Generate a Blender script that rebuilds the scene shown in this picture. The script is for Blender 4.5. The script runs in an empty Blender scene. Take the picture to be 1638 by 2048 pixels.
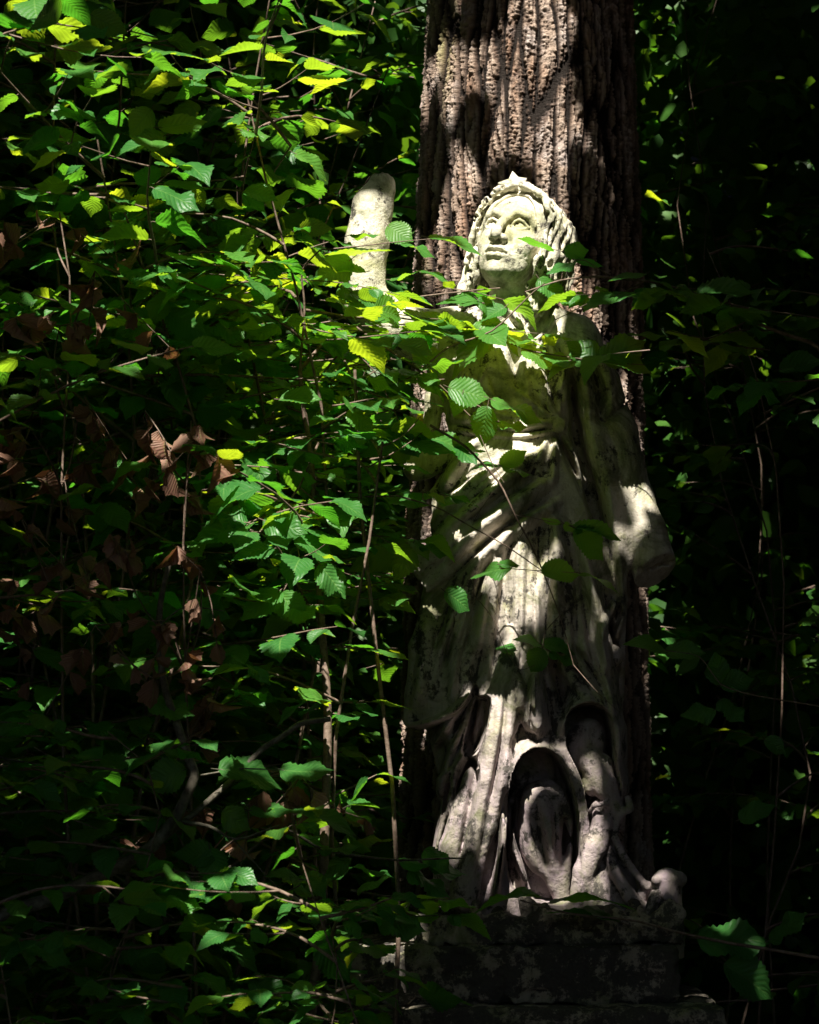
import bpy, math, random, os
import numpy as np
from math import radians as R
random.seed(7)
rng = np.random.default_rng(11)
DEV = ''

# ------------------------------------------------------------------ camera, sky, sun, exposure
C = bpy.context.scene.collection
K = 0.00123            # metres per photo pixel at the statue (6 m away)
HZ = 1552.0            # row of the horizon
def P(px, py, Y=6.0):
    s = K*Y/6.0
    return np.array([(px-819)*s, Y, 1.6+(HZ-py)*s])
cam = bpy.data.cameras.new('camera'); cam.sensor_fit = 'VERTICAL'; cam.sensor_height = 36
cam.lens = 36*6/(2048*K); cam.shift_y = (HZ-1024)/2048; cam.clip_end = 500
cam.dof.use_dof = True; cam.dof.focus_distance = 5.85; cam.dof.aperture_fstop = 9.0
camo = bpy.data.objects.new('camera', cam); C.objects.link(camo)
camo.location = (0, 0, 1.6); camo.rotation_euler = (R(90), 0, 0)
bpy.context.scene.camera = camo
ELEV, AZ = R(56), R(8)                      # the sun stands in front of the statue, a little to the left
L = np.array([-math.sin(AZ)*math.cos(ELEV), -math.cos(AZ)*math.cos(ELEV), math.sin(ELEV)])
world = bpy.data.worlds.new('World'); bpy.context.scene.world = world; world.use_nodes = True
wn = world.node_tree; bg = wn.nodes['Background']; sky = wn.nodes.new('ShaderNodeTexSky')
sky.sky_type = 'NISHITA'; sky.sun_disc = False; sky.sun_elevation = ELEV
sky.sun_rotation = math.atan2(L[0], L[1])
wn.links.new(sky.outputs[0], bg.inputs[0]); bg.inputs[1].default_value = 0.05
sd = bpy.data.lights.new('sun', 'SUN'); sd.energy = 5.0; sd.angle = R(0.5); sd.color = (1, .95, .84)
so = bpy.data.objects.new('sun', sd); C.objects.link(so)
import mathutils
so.rotation_euler = mathutils.Vector(L).to_track_quat('Z', 'Y').to_euler()
so.location = (0, 0, 12)
vs = bpy.context.scene.view_settings
vs.view_transform = 'Standard'; vs.look = 'None'; vs.gamma = 1; vs.exposure = 1.75
cy = bpy.context.scene.cycles
cy.max_bounces = 6; cy.transparent_max_bounces = 4

# ------------------------------------------------------------------ noise
_perm = rng.permutation(256); _perm = np.concatenate([_perm, _perm, _perm]).astype(np.int32)
_val = rng.random(768).astype(np.float32)
def vnoise(x, y, z=0.0, seed=0):
    x, y, z = np.broadcast_arrays(np.asarray(x, np.float32)+seed*17.3, np.asarray(y, np.float32)+seed*5.1, np.asarray(z, np.float32)+seed*3.7)
    xi = np.floor(x).astype(np.int32); yi = np.floor(y).astype(np.int32); zi = np.floor(z).astype(np.int32)
    fx = x-xi; fy = y-yi; fz = z-zi
    fx = fx*fx*(3-2*fx); fy = fy*fy*(3-2*fy); fz = fz*fz*(3-2*fz)
    def h(a, b, c): return _val[_perm[(_perm[(_perm[a & 255]+b) & 255]+c) & 255]]
    def lx(b, c): 
        p = h(xi, b, c); return p+(h(xi+1, b, c)-p)*fx
    a = lx(yi, zi); a = a+(lx(yi+1, zi)-a)*fy
    b = lx(yi, zi+1); b = b+(lx(yi+1, zi+1)-b)*fy
    return a+(b-a)*fz                                # 0..1
def fbm(x, y, z=0.0, n=3, seed=0):
    s = 0; a = 1.0; t = 0
    for i in range(n):
        s = s+a*vnoise(x*2**i, y*2**i, np.asarray(z)*2**i, seed+i*3); t += a; a *= .5
    return s/t

def worley(x, y, seed=0):
    """second minus first distance to scattered points: 0 on the borders between cells; and a value per cell"""
    x = x.astype(np.float32); y = y.astype(np.float32); xi = np.floor(x).astype(np.int32); yi = np.floor(y).astype(np.int32)
    f1 = np.full(x.shape, 9, np.float32); f2 = f1.copy(); idv = np.zeros(x.shape, np.float32)
    for dx in (-1, 0, 1):
        for dy in (-1, 0, 1):
            a = xi+dx; b = yi+dy; h = _perm[(_perm[(a+seed*31) & 255]+b) & 255]
            px = a+_val[h]*.9+.05; py_ = b+_val[h+211]*.9+.05; d = np.hypot(x-px, y-py_)
            c = d < f1; f2 = np.where(c, f1, np.minimum(f2, d)); idv = np.where(c, _val[h+97], idv); f1 = np.where(c, d, f1)
    return f2-f1, idv
# ------------------------------------------------------------------ node helpers
class N:
    def __init__(s, name):
        s.m = bpy.data.materials.new(name); s.m.use_nodes = True
        s.t = s.m.node_tree; s.t.nodes.clear()
        s.out = s.t.nodes.new('ShaderNodeOutputMaterial')
    def n(s, typ, **kw):
        o = s.t.nodes.new(typ)
        for k, v in kw.items(): setattr(o, k, v)
        return o
    def set(s, sock, v):
        if hasattr(v, 'is_output') or isinstance(v, bpy.types.NodeSocket): s.t.links.new(v, sock)
        else: sock.default_value = v
    def noise(s, vec, scale, detail=4, rough=.55, dist=0):
        o = s.n('ShaderNodeTexNoise'); s.set(o.inputs['Vector'], vec)
        o.inputs['Scale'].default_value = scale; o.inputs['Detail'].default_value = detail
        o.inputs['Roughness'].default_value = rough; o.inputs['Distortion'].default_value = dist
        return o.outputs[0]
    def ramp(s, f, lo, hi):
        o = s.n('ShaderNodeMapRange'); o.clamp = True; s.set(o.inputs[0], f)
        o.inputs[1].default_value = lo; o.inputs[2].default_value = hi; return o.outputs[0]
    def mix(s, f, a, b, blend='MIX'):
        o = s.n('ShaderNodeMix', data_type='RGBA', blend_type=blend)
        s.set(o.inputs[0], f); s.set(o.inputs[6], a); s.set(o.inputs[7], b); return o.outputs[2]
    def math(s, op, a, b=0.0):
        o = s.n('ShaderNodeMath', operation=op); s.set(o.inputs[0], a); s.set(o.inputs[1], b); return o.outputs[0]
    def mapping(s, vec, sc):
        o = s.n('ShaderNodeMapping'); s.set(o.inputs[0], vec); o.inputs['Scale'].default_value = sc; return o.outputs[0]
    def bump(s, h, strength, dist, nrm=None):
        o = s.n('ShaderNodeBump'); s.set(o.inputs['Height'], h); o.inputs['Strength'].default_value = strength
        o.inputs['Distance'].default_value = dist
        if nrm is not None: s.set(o.inputs['Normal'], nrm)
        return o.outputs[0]
    def pos(s): return s.n('ShaderNodeNewGeometry').outputs['Position']
    def bsdf(s, col, rough, nrm=None, spec=.3):
        b = s.n('ShaderNodeBsdfPrincipled'); s.set(b.inputs['Base Color'], col); s.set(b.inputs['Roughness'], rough)
        b.inputs['Specular IOR Level'].default_value = spec
        if nrm is not None: s.set(b.inputs['Normal'], nrm)
        return b.outputs[0]
    def done(s, sh): s.t.links.new(sh, s.out.inputs[0]); return s.m
def rgb(r, g, b): return (r, g, b, 1)

def stone(name, pale, warm, dark_amt=.5, moss_amt=.5, cth=.57):
    n = N(name); p = n.pos()
    z = n.n('ShaderNodeSeparateXYZ'); n.set(z.inputs[0], p); zc = z.outputs[2]
    big = n.noise(p, 5, 4, .6); mid = n.noise(p, 22, 5, .65); fine = n.noise(p, 160, 4, .7)
    # pinkish limestone below, yellower above; sunlit head and dim skirt are painted in too
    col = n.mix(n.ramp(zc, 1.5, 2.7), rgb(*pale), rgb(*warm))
    col = n.mix(n.ramp(mid, .35, .7), col, n.mix(.5, col, rgb(.30, .27, .22)))
    lich = n.math('MULTIPLY', n.ramp(n.noise(p, 9, 6, .7, .6), .5, .62), n.ramp(zc, 1.2, 2.2))
    col = n.mix(n.math('MULTIPLY', lich, moss_amt), col, rgb(.40, .39, .20))
    olive = n.ramp(n.noise(p, 6.5, 5, .7, 1), .50, .64)
    col = n.mix(n.math('MULTIPLY', olive, moss_amt), col, rgb(.10, .115, .045))
    # black crust in the hollows and specks
    geo = n.n('ShaderNodeNewGeometry')
    conc = n.ramp(geo.outputs['Pointiness'], .5, .42)
    crust = n.ramp(n.math('ADD', n.math('ADD', n.noise(p, 12, 7, .78, .15), n.math('MULTIPLY', n.ramp(zc, 2.1, 1.4), .025)), n.math('MULTIPLY', conc, .11)), cth, cth+.06)
    speck = n.ramp(n.noise(p, 75, 5, .8), .60, .66)
    crust = n.math('MAXIMUM', crust, n.math('MULTIPLY', speck, n.ramp(n.noise(p, 11, 3), .45, .6)))
    strk = n.ramp(n.noise(n.mapping(p, (1, 1, .10)), 34, 5, .65), .48, .66)
    col = n.mix(n.math('MULTIPLY', strk, .5), col, rgb(.15, .14, .09))
    col = n.mix(n.math('MULTIPLY', crust, dark_amt), col, rgb(.035, .032, .03))
    col = n.mix(n.math('MULTIPLY', n.ramp(fine, .3, .7), .25), col, rgb(.16, .14, .11))
    b = n.bump(mid, .6, .008); b = n.bump(fine, .9, .003, b); b = n.bump(crust, .3, .002, b)
    return n.done(n.bsdf(col, .9, b, .2))
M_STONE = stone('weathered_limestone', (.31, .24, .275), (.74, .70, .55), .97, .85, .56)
M_PLINTH = stone('mossy_limestone', (.30, .25, .20), (.28, .25, .18), .96, .9, .47)

def bark_mat():
    n = N('furrowed_bark'); p = n.pos()
    at = n.n('ShaderNodeAttribute', attribute_name='relief').outputs['Fac']
    sp = n.mapping(p, (1, 1, .25))
    a = n.noise(sp, 26, 5, .6); b = n.noise(sp, 9, 4, .6); f = n.noise(n.mapping(p, (1, 1, 3)), 90, 4, .7)
    col = n.mix(n.ramp(a, .3, .7), rgb(.20, .14, .105), rgb(.41, .32, .26))
    col = n.mix(n.math('MULTIPLY', n.ramp(b, .52, .64), .5), col, rgb(.30, .14, .07))
    col = n.mix(n.math('MULTIPLY', n.ramp(n.noise(n.mapping(p, (1, 1, .4)), 5, 5, .6), .57, .68), .6), col, rgb(.27, .27, .08))
    col = n.mix(n.math('MULTIPLY', n.ramp(n.noise(p, 14, 4), .5, .7), .45), col, rgb(.38, .36, .38))
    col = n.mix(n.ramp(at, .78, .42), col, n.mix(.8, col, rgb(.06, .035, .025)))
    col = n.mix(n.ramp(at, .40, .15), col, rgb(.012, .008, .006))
    bp = n.bump(f, 1, .006); bp = n.bump(n.noise(p, 300, 3, .7), .7, .002, bp); bp = n.bump(a, .6, .010, bp)
    return n.done(n.bsdf(col, .85, bp, .2))
M_BARK = bark_mat()
def twig_mat(name, a, b_):
    n = N(name); p = n.pos()
    col = n.mix(n.ramp(n.noise(p, 60, 4, .7), .35, .65), rgb(*a), rgb(*b_))
    return n.done(n.bsdf(col, .7, n.bump(n.noise(p, 150, 3), .6, .002), .3))
M_TWIG = twig_mat('hazel_twig', (.07, .045, .03), (.18, .13, .10))
M_MOSSY = twig_mat('lichened_branch', (.04, .032, .022), (.15, .135, .10))

def leaf_mat(name, cols, trans, gloss=.38, tmix=.5, veins=True):
    n = N(name)
    tint = n.n('ShaderNodeAttribute', attribute_name='tint')
    sp = n.n('ShaderNodeSeparateColor'); n.set(sp.inputs[0], tint.outputs['Color'])
    r, g = sp.outputs[0], sp.outputs[1]
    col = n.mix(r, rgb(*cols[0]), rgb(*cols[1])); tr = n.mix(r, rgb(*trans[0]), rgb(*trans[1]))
    nrm = None
    if veins:
        uv = n.n('ShaderNodeUVMap').outputs[0]; s2 = n.n('ShaderNodeSeparateXYZ'); n.set(s2.inputs[0], uv)
        u, v = s2.outputs[0], s2.outputs[1]
        av = n.math('ABSOLUTE', v)
        ph = n.math('MULTIPLY', n.math('SUBTRACT', u, n.math('MULTIPLY', av, .30)), 9.0)
        tri = n.math('ABSOLUTE', n.math('SUBTRACT', n.math('FRACT', ph), .5))       # .5 on a vein, 0 between
        vein = n.math('MAXIMUM', n.ramp(tri, .44, .5), n.ramp(av, .06, .02))
        nrm = n.bump(n.math('MULTIPLY', tri, -1), .45, .004)
        col = n.mix(n.math('MULTIPLY', vein, .4), col, rgb(.16, .30, .07))
        tr = n.mix(n.math('MULTIPLY', vein, .4), tr, rgb(.10, .22, .01))
        blot = n.ramp(n.noise(n.pos(), 130, 3, .7), .68, .72)
        col = n.mix(n.math('MULTIPLY', blot, .4), col, rgb(.12, .08, .02))
    b = n.bsdf(col, gloss, nrm, .32)
    t = n.n('ShaderNodeBsdfTranslucent'); n.set(t.inputs[0], tr)
    if nrm is not None: n.set(t.inputs['Normal'], nrm)
    m = n.n('ShaderNodeMixShader'); m.inputs[0].default_value = tmix
    n.t.links.new(b, m.inputs[1]); n.t.links.new(t.outputs[0], m.inputs[2])
    return n.done(m.outputs[0])
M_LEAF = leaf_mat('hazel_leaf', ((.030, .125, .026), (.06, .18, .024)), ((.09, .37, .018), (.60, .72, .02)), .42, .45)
M_FAR = leaf_mat('woodland_leaf', ((.02, .075, .012), (.045, .12, .015)), ((.07, .24, .01), (.2, .36, .015)), .5, .4, False)
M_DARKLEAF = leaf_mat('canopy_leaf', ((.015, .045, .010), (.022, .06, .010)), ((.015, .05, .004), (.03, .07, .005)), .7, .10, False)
M_BROWN = leaf_mat('withered_leaf', ((.16, .075, .05), (.30, .17, .12)), ((.20, .08, .03), (.30, .14, .05)), .6, .3, True)

# ------------------------------------------------------------------ objects
def tag(o, label=None, cat=None, group=None, kind=None):
    if label: o['label'] = label
    if cat: o['category'] = cat
    if group: o['group'] = group
    if kind: o['kind'] = kind
    return o
def empty(name, loc=(0, 0, 0)):
    o = bpy.data.objects.new(name, None); C.objects.link(o); o.location = loc; o.empty_display_size = .1; return o
def mesh_obj(name, V, F, mat, parent=None, smooth=True):
    """V (n,3); F an int array (m,3|4) or a list of such arrays"""
    me = bpy.data.meshes.new(name); V = np.asarray(V, np.float32)
    if parent is not None: V = V-np.array(parent['origin'] if 'origin' in parent else parent.location, np.float32)
    Fs = F if isinstance(F, list) else [F]
    Fs = [np.asarray(f, np.int32) for f in Fs if len(f)]
    me.vertices.add(len(V)); me.vertices.foreach_set('co', V.ravel())
    idx = np.concatenate([f.ravel() for f in Fs]); tot = np.concatenate([np.full(len(f), f.shape[1], np.int32) for f in Fs])
    st = np.concatenate([[0], np.cumsum(tot)[:-1]]).astype(np.int32)
    me.loops.add(len(idx)); me.loops.foreach_set('vertex_index', idx)
    me.polygons.add(len(tot)); me.polygons.foreach_set('loop_start', st)
    me.update(calc_edges=True); me.validate()
    if smooth: me.polygons.foreach_set('use_smooth', np.ones(len(me.polygons), bool))
    me.materials.append(mat)
    o = bpy.data.objects.new(name, me); C.objects.link(o); o.parent = parent
    return o

# ------------------------------------------------------------------ a small sculpting kit: distance field on a grid -> surface nets
class Clay:
    def __init__(s, lo, hi, h):
        s.lo = np.array(lo, float); s.h = h
        s.n = np.ceil((np.array(hi, float)-s.lo)/h).astype(int)+1
        s.F = np.full(s.n, 60.0, np.float32)
    def box(s, lo, hi):
        a = np.maximum(((np.array(lo)-s.lo)/s.h).astype(int), 0); b = np.minimum(((np.array(hi)-s.lo)/s.h).astype(int)+2, s.n)
        if np.any(b <= a): return None
        sl = tuple(slice(int(i), int(j)) for i, j in zip(a, b))
        g = [(s.lo[i]+s.h*np.arange(a[i], b[i])).astype(np.float32) for i in range(3)]
        return sl, g[0][:, None, None], g[1][None, :, None], g[2][None, None, :]
    def put(s, sl, d, k, mode):
        f = s.F[sl]
        if mode == 'cut': d = -d
        if k <= 0: s.F[sl] = np.minimum(f, d) if mode == 'add' else np.maximum(f, d); return
        if mode == 'add':
            h = np.clip(k-np.abs(f-d), 0, None)/k; s.F[sl] = np.minimum(f, d)-h*h*k*.25
        else:
            h = np.clip(k-np.abs(f-d), 0, None)/k; s.F[sl] = np.maximum(f, d)+h*h*k*.25
    def cone(s, a, b, ra, rb, k=6, mode='add'):
        a = np.array(a, float); b = np.array(b, float); m = max(ra, rb)+k+3
        r = s.box(np.minimum(a, b)-m, np.maximum(a, b)+m)
        if r is None: return
        sl, x, y, z = r; d = b-a; dd = max(float(d@d), 1e-9)
        t = np.clip(((x-a[0])*d[0]+(y-a[1])*d[1]+(z-a[2])*d[2])/dd, 0, 1)
        q = np.sqrt((x-a[0]-t*d[0])**2+(y-a[1]-t*d[1])**2+(z-a[2]-t*d[2])**2)-(ra+(rb-ra)*t)
        s.put(sl, q, k, mode)
    def chain(s, pts, k=6, mode='add'):
        for p, q in zip(pts[:-1], pts[1:]): s.cone(p[:3], q[:3], p[3], q[3], k, mode)
    def ell(s, c, rad, k=6, mode='add', rot=None):
        c = np.array(c, float); rad = np.array(rad, float); m = rad.max()+k+3 if rot is not None else rad+k+3
        r = s.box(c-m, c+m)
        if r is None: return
        sl, x, y, z = r; x = x-c[0]; y = y-c[1]; z = z-c[2]
        if rot is not None:
            ca, sa = math.cos(rot), math.sin(rot); x, z = x*ca+z*sa, -x*sa+z*ca   # turn in the frontal plane
        k0 = np.sqrt((x/rad[0])**2+(y/rad[1])**2+(z/rad[2])**2); k1 = np.sqrt((x/rad[0]**2)**2+(y/rad[1]**2)**2+(z/rad[2]**2)**2)+1e-6
        s.put(sl, (k0*(k0-1)/k1).astype(np.float32), k, mode)
    def half(s, p, nrm, rad, k=2):
        """cut away everything on the side nrm points to, within rad of p"""
        p = np.array(p, float); nrm = np.array(nrm, float); nrm /= np.linalg.norm(nrm)
        r = s.box(p-rad, p+rad)
        sl, x, y, z = r
        d = (x-p[0])*nrm[0]+(y-p[1])*nrm[1]+(z-p[2])*nrm[2]
        inside = (x-p[0])**2+(y-p[1])**2+(z-p[2])**2 < rad*rad
        f = s.F[sl]; s.F[sl] = np.where(inside, np.maximum(f, d), f)
    def front(s):
        ins = s.F < 0; idx = np.argmax(ins, axis=1); ok = ins.any(axis=1)
        return np.where(ok, s.lo[1]+s.h*idx, np.nan)
    def mesh(s):
        F = s.F; n = np.array(F.shape); ins = F < 0
        nc = n-1; num = np.zeros(nc, np.uint8); acc = np.zeros(tuple(nc)+(3,), np.float32)
        faces = []
        ex = []
        for ax in range(3):
            sa = [slice(None)]*3; sb = [slice(None)]*3; sa[ax] = slice(0, -1); sb[ax] = slice(1, None)
            fa = F[tuple(sa)]; fb = F[tuple(sb)]; cr = ins[tuple(sa)] != ins[tuple(sb)]
            I = np.array(np.nonzero(cr)).T; a = fa[cr]; b = fb[cr]; t = a/(a-b)
            pos = I.astype(np.float32); pos[:, ax] += t
            o1, o2 = [i for i in range(3) if i != ax]
            cells = []
            for d1, d2 in ((-1, -1), (0, -1), (0, 0), (-1, 0)):
                cc = I.copy(); cc[:, o1] += d1; cc[:, o2] += d2
                ok = np.all((cc >= 0) & (cc < nc), axis=1)
                np.add.at(acc, tuple(cc[ok].T), pos[ok]); np.add.at(num, tuple(cc[ok].T), 1)
                cells.append((cc, ok))
            good = np.all([c[1] for c in cells], axis=0)
            ex.append(([c[0][good] for c in cells], (a < 0)[good], ax))
        idm = np.full(nc, -1, np.int64); m = num > 0; idm[m] = np.arange(m.sum())
        V = acc[m]/num[m][:, None]; V = V*s.h+s.lo
        for cells, neg, ax in ex:
            q = np.stack([idm[tuple(c.T)] for c in cells], axis=1)
            flip = neg if ax != 1 else ~neg
            q[~flip] = q[~flip][:, ::-1]; faces.append(q)
        return V, np.concatenate(faces)
def px_to_world(V, D0=0.0):
    W = np.empty_like(V); W[:, 0] = (V[:, 0]-819)*K; W[:, 1] = 6.0+(V[:, 1]+D0)*K; W[:, 2] = 1.6+(HZ+V[:, 2])*K
    return W
# ------------------------------------------------------------------ the statue
def sculpt_body(h):
    c = Clay((640, -190, -1850), (1400, 150, -330), h)
    # the mass of the gown: rows of (py, left, right, half depth, centre depth)
    prof = np.array([(606, 985, 1085, 48, 0), (640, 900, 1150, 58, 0), (680, 868, 1185, 72, 0), (740, 872, 1190, 82, -4), (800, 885, 1180, 84, -4),
        (860, 898, 1168, 76, 0), (920, 890, 1190, 84, -2), (1000, 880, 1215, 92, -4), (1100, 862, 1228, 100, -6), (1200, 842, 1236, 108, -8),
        (1300, 830, 1236, 112, -8), (1400, 824, 1238, 112, -8), (1470, 850, 1242, 106, -6), (1540, 868, 1246, 104, -4), (1600, 884, 1240, 104, -2),
        (1700, 884, 1250, 108, 0), (1780, 880, 1275, 116, 0), (1850, 870, 1290, 122, 0)], float)
    r = c.box((700, -160, -1850), (1400, 150, -600)); sl, x, y, z = r
    py = -z; f = lambda i: np.interp(py.ravel(), prof[:, 0], prof[:, i]).reshape(py.shape).astype(np.float32)
    l_, r_, b, cd = f(1), f(2), f(3), f(4); a = (r_-l_)/2; cx = (r_+l_)/2
    q = (np.abs((x-cx)/a)**2.4+np.abs((y-cd)/b)**2.4)**(1/2.4)
    d = (q-1)*np.minimum(a, b); d = np.maximum(d, 604-py); c.put(sl, d.astype(np.float32), 0, 'add')
    fr = [c.front()]
    def D(px, py_):
        H = fr[0]; i = (px-c.lo[0])/c.h; k = (-py_-c.lo[2])/c.h
        i0 = int(np.clip(i, 0, H.shape[0]-1)); k0 = int(np.clip(k, 0, H.shape[1]-1)); v = H[i0, k0]
        if np.isnan(v):
            col = H[:, k0]; ok = np.nonzero(~np.isnan(col))[0]
            v = 0.0 if len(ok) == 0 else col[ok[np.argmin(abs(ok-i0))]]
            v = min(0, v+40)
        return float(v)
    def curve(pts, n=4):
        """Catmull-Rom through the rows"""
        A = np.array(pts, float); B = np.vstack([2*A[0]-A[1], A, 2*A[-1]-A[-2]]); out = []
        for i in range(1, len(B)-2):
            for t in np.linspace(0, 1, n, endpoint=False):
                out.append(.5*((2*B[i])+(-B[i-1]+B[i+1])*t+(2*B[i-1]-5*B[i]+4*B[i+1]-B[i+2])*t*t+(-B[i-1]+3*B[i]-3*B[i+1]+B[i+2])*t**3))
        out.append(B[-2]); return out
    XS = (c.lo[0]+c.h*np.arange(c.n[0])).astype(np.float32); PS = (-(c.lo[2]+c.h*np.arange(c.n[2]))).astype(np.float32)
    YS = (c.lo[1]+c.h*np.arange(c.n[1])).astype(np.float32)
    def window(x0, x1, p0, p1):
        i0 = max(int((x0-c.lo[0])/c.h), 0); i1 = min(int((x1-c.lo[0])/c.h)+2, c.n[0])
        k0 = max(int((-p1-c.lo[2])/c.h), 0); k1 = min(int((-p0-c.lo[2])/c.h)+2, c.n[2]); return i0, i1, k0, k1
    def lift(i0, i1, k0, k1, hgt, k=0):        # raise (or lower) the front by hgt, an array over the window
        wy = np.clip((30-YS)/30, 0, 1)[None, :, None]
        c.F[i0:i1, :, k0:k1] -= (hgt[:, None, :]*wy).astype(np.float32)
    def fold(pts, sign, wide, cusp=False):
        Q = np.array(curve(pts)); w = float(Q[:, 2].max()*wide+4)
        i0, i1, k0, k1 = window(Q[:, 0].min()-w, Q[:, 0].max()+w, Q[:, 1].min()-w, Q[:, 1].max()+w)
        X = XS[i0:i1, None]; Y = PS[None, k0:k1]; H = np.zeros((i1-i0, k1-k0), np.float32); n_ = len(Q)-1
        for j in range(n_):
            p, q = Q[j], Q[j+1]; dx, dy = q[0]-p[0], q[1]-p[1]; dd = dx*dx+dy*dy+1e-6
            t = np.clip(((X-p[0])*dx+(Y-p[1])*dy)/dd, 0, 1); g = (j+t)/n_
            amp = (p[3]+(q[3]-p[3])*t)*np.clip(np.minimum(g, 1-g)*6+.12, 0, 1); wd = (p[2]+(q[2]-p[2])*t)*wide
            side = ((X-p[0])*dy-(Y-p[1])*dx)/math.sqrt(dd)
            e = np.sqrt((X-p[0]-t*dx)**2+(Y-p[1]-t*dy)**2)/np.maximum(wd*np.where(side > 0, 1.25, .8), 1)
            v = amp*(np.clip(1-e, 0, 1)**1.2 if cusp else np.clip(1-e*e, 0, 1)**1.5)
            H = np.maximum(H, v)
        lift(i0, i1, k0, k1, sign*H)
    def ridge(pts, k=8): fold([(p[0], p[1], p[2], p[3]*1.9) for p in pts], 1, 1.5)        # (px, py, radius, how far it stands proud)
    def groove(pts, k=5): fold([(p[0], p[1], p[2], p[3]*1.9) for p in pts], -1, 2.5, True)
    def pocket(poly, depth, rim, rimw, soft=5, n=3):
        """an opening under a flaring hem: the cloth rises towards the outline, inside it steps back"""
        Q = np.array(curve(list(poly)+[poly[0]], n)); m = rimw+8
        i0, i1, k0, k1 = window(Q[:, 0].min()-m, Q[:, 0].max()+m, Q[:, 1].min()-m, Q[:, 1].max()+m)
        X = XS[i0:i1, None]; Y = PS[None, k0:k1]; dist = np.full((i1-i0, k1-k0), 1e3, np.float32); ins = np.zeros(dist.shape, bool); R_ = np.zeros(dist.shape, np.float32)
        for p, q in zip(Q[:-1], Q[1:]):
            dx, dy = q[0]-p[0], q[1]-p[1]; dd = dx*dx+dy*dy+1e-6
            t = np.clip(((X-p[0])*dx+(Y-p[1])*dy)/dd, 0, 1); e = np.hypot(X-p[0]-t*dx, Y-p[1]-t*dy)
            rr = p[2]+(q[2]-p[2])*t; R_ = np.where(e < dist, rr, R_); dist = np.minimum(dist, e)
            ins ^= ((p[1] > Y) != (q[1] > Y)) & (X < (q[0]-p[0])*(Y-p[1])/(q[1]-p[1]+1e-9)+p[0])
        H = np.where(ins, -depth*np.clip(dist/soft, 0, 1)+rim*R_*np.clip(1-dist/soft, 0, 1), rim*R_*np.clip(1-dist/rimw, 0, 1)**1.6)
        lift(i0, i1, k0, k1, H)
    def hollow(px, py_, rx, rz, depth, k=6, rot=None):
        c.ell((px, D(px, py_), -py_), (rx, depth, rz), k, 'cut', rot)
    def lump(px, py_, rx, rz, proud, k=12, rot=None):
        c.ell((px, D(px, py_)+rx*.6-proud, -py_), (rx, rx*.6, rz), k, 'add', rot)
    def again(): fr[0] = c.front()
    # neck, shoulders
    c.chain([(1034, 4, -520, 36), (1036, 2, -600, 42), (1030, 0, -640, 52)], 14)
    c.chain([(900, -2, -668, 46), (1030, 4, -650, 44), (1150, -2, -678, 48)], 22)
    # chest under the cloth
    again(); lump(968, 752, 56, 58, 20, 20); lump(1078, 756, 54, 58, 22, 20); again()
    groove([(1024, 690, 8, 6), (1026, 750, 8, 10), (1030, 830, 6, 6)], 10)
    # collar: two turned down points and a fold round the neck
    ridge([(1000, 600, 7, 6), (1022, 640, 8, 10), (1042, 668, 6, 10)], 4); ridge([(1094, 598, 7, 6), (1080, 640, 8, 10), (1050, 668, 6, 10)], 4)
    ridge([(985, 610, 9, 5), (1000, 655, 6, 5), (1035, 700, 4, 5)], 5); ridge([(1112, 606, 9, 5), (1100, 655, 6, 5), (1062, 700, 4, 5)], 5)
    # raised arm, a stump without its hand
    c.chain([(905, 2, -668, 54), (850, -4, -676, 51), (790, -14, -654, 49), (732, -22, -610, 45)], 16)
    c.chain([(731, -22, -612, 45), (727, -26, -560, 42), (735, -28, -490, 43), (746, -28, -420, 40), (762, -26, -384, 28), (765, -26, -372, 23)], 10)
    for p0 in ((722, 640), (790, 612)): pass
    # hanging arm with its broken wrist
    c.chain([(1150, 0, -690, 48), (1192, -6, -770, 46), (1228, -10, -870, 45), (1244, -14, -940, 44), (1262, -22, -1000, 42), (1284, -34, -1070, 44), (1310, -50, -1160, 46)], 12)
    c.half((1308, -52, -1142), (.42, -.50, -.76), 70)
    for i in range(30):
        q = rng.normal(0, 1, 2); q *= min(1, 1/np.linalg.norm(q))*38; c.ell((1308+q[0], -52-.5*(-.42*q[0]/.5)+q[1]*.55*-1-20, -1148-q[1]*.4+q[0]*.25), rng.uniform(4, 12, 3), 4, 'cut')
    for i in range(14): c.ell((762+rng.uniform(-24, 24), -40+rng.uniform(-20, 24), -352+rng.uniform(-5, 3)), rng.uniform(4, 9, 3), 4, 'cut')
    c.chain([(1308, -62, -1000, 2.4), (1292, -66, -1030, 2.4), (1272, -64, -1070, 2.4), (1256, -50, -1100, 2.4)], 1.5, 'cut')
    again()
    groove([(1264, 790, 3, 3), (1236, 822, 3, 5), (1200, 856, 3, 3)], 2)
    # mantle over the shoulder falling along the hanging arm
    ridge([(1105, 660, 16, 8), (1150, 740, 20, 14), (1172, 840, 18, 14), (1196, 940, 20, 14), (1222, 1040, 16, 12), (1236, 1140, 12, 10), (1240, 1240, 9, 8), (1216, 1292, 7, 8)], 7)
    ridge([(1150, 670, 12, 8), (1196, 740, 14, 14), (1214, 800, 12, 10), (1206, 850, 8, 5)], 5)
    ridge([(1085, 690, 8, 5), (1120, 770, 9, 8), (1122, 840, 8, 8)], 5)
    again()
    groove([(1128, 720, 7, 7), (1146, 800, 8, 12), (1150, 880, 9, 14), (1178, 960, 10, 16), (1198, 1060, 8, 14)], 5)
    groove([(1170, 720, 6, 7), (1196, 800, 7, 12), (1196, 860, 6, 10)], 4)
    groove([(1104, 872, 7, 8), (1140, 930, 10, 16), (1178, 1010, 9, 14), (1204, 1100, 8, 12)], 6)
    again()
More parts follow.
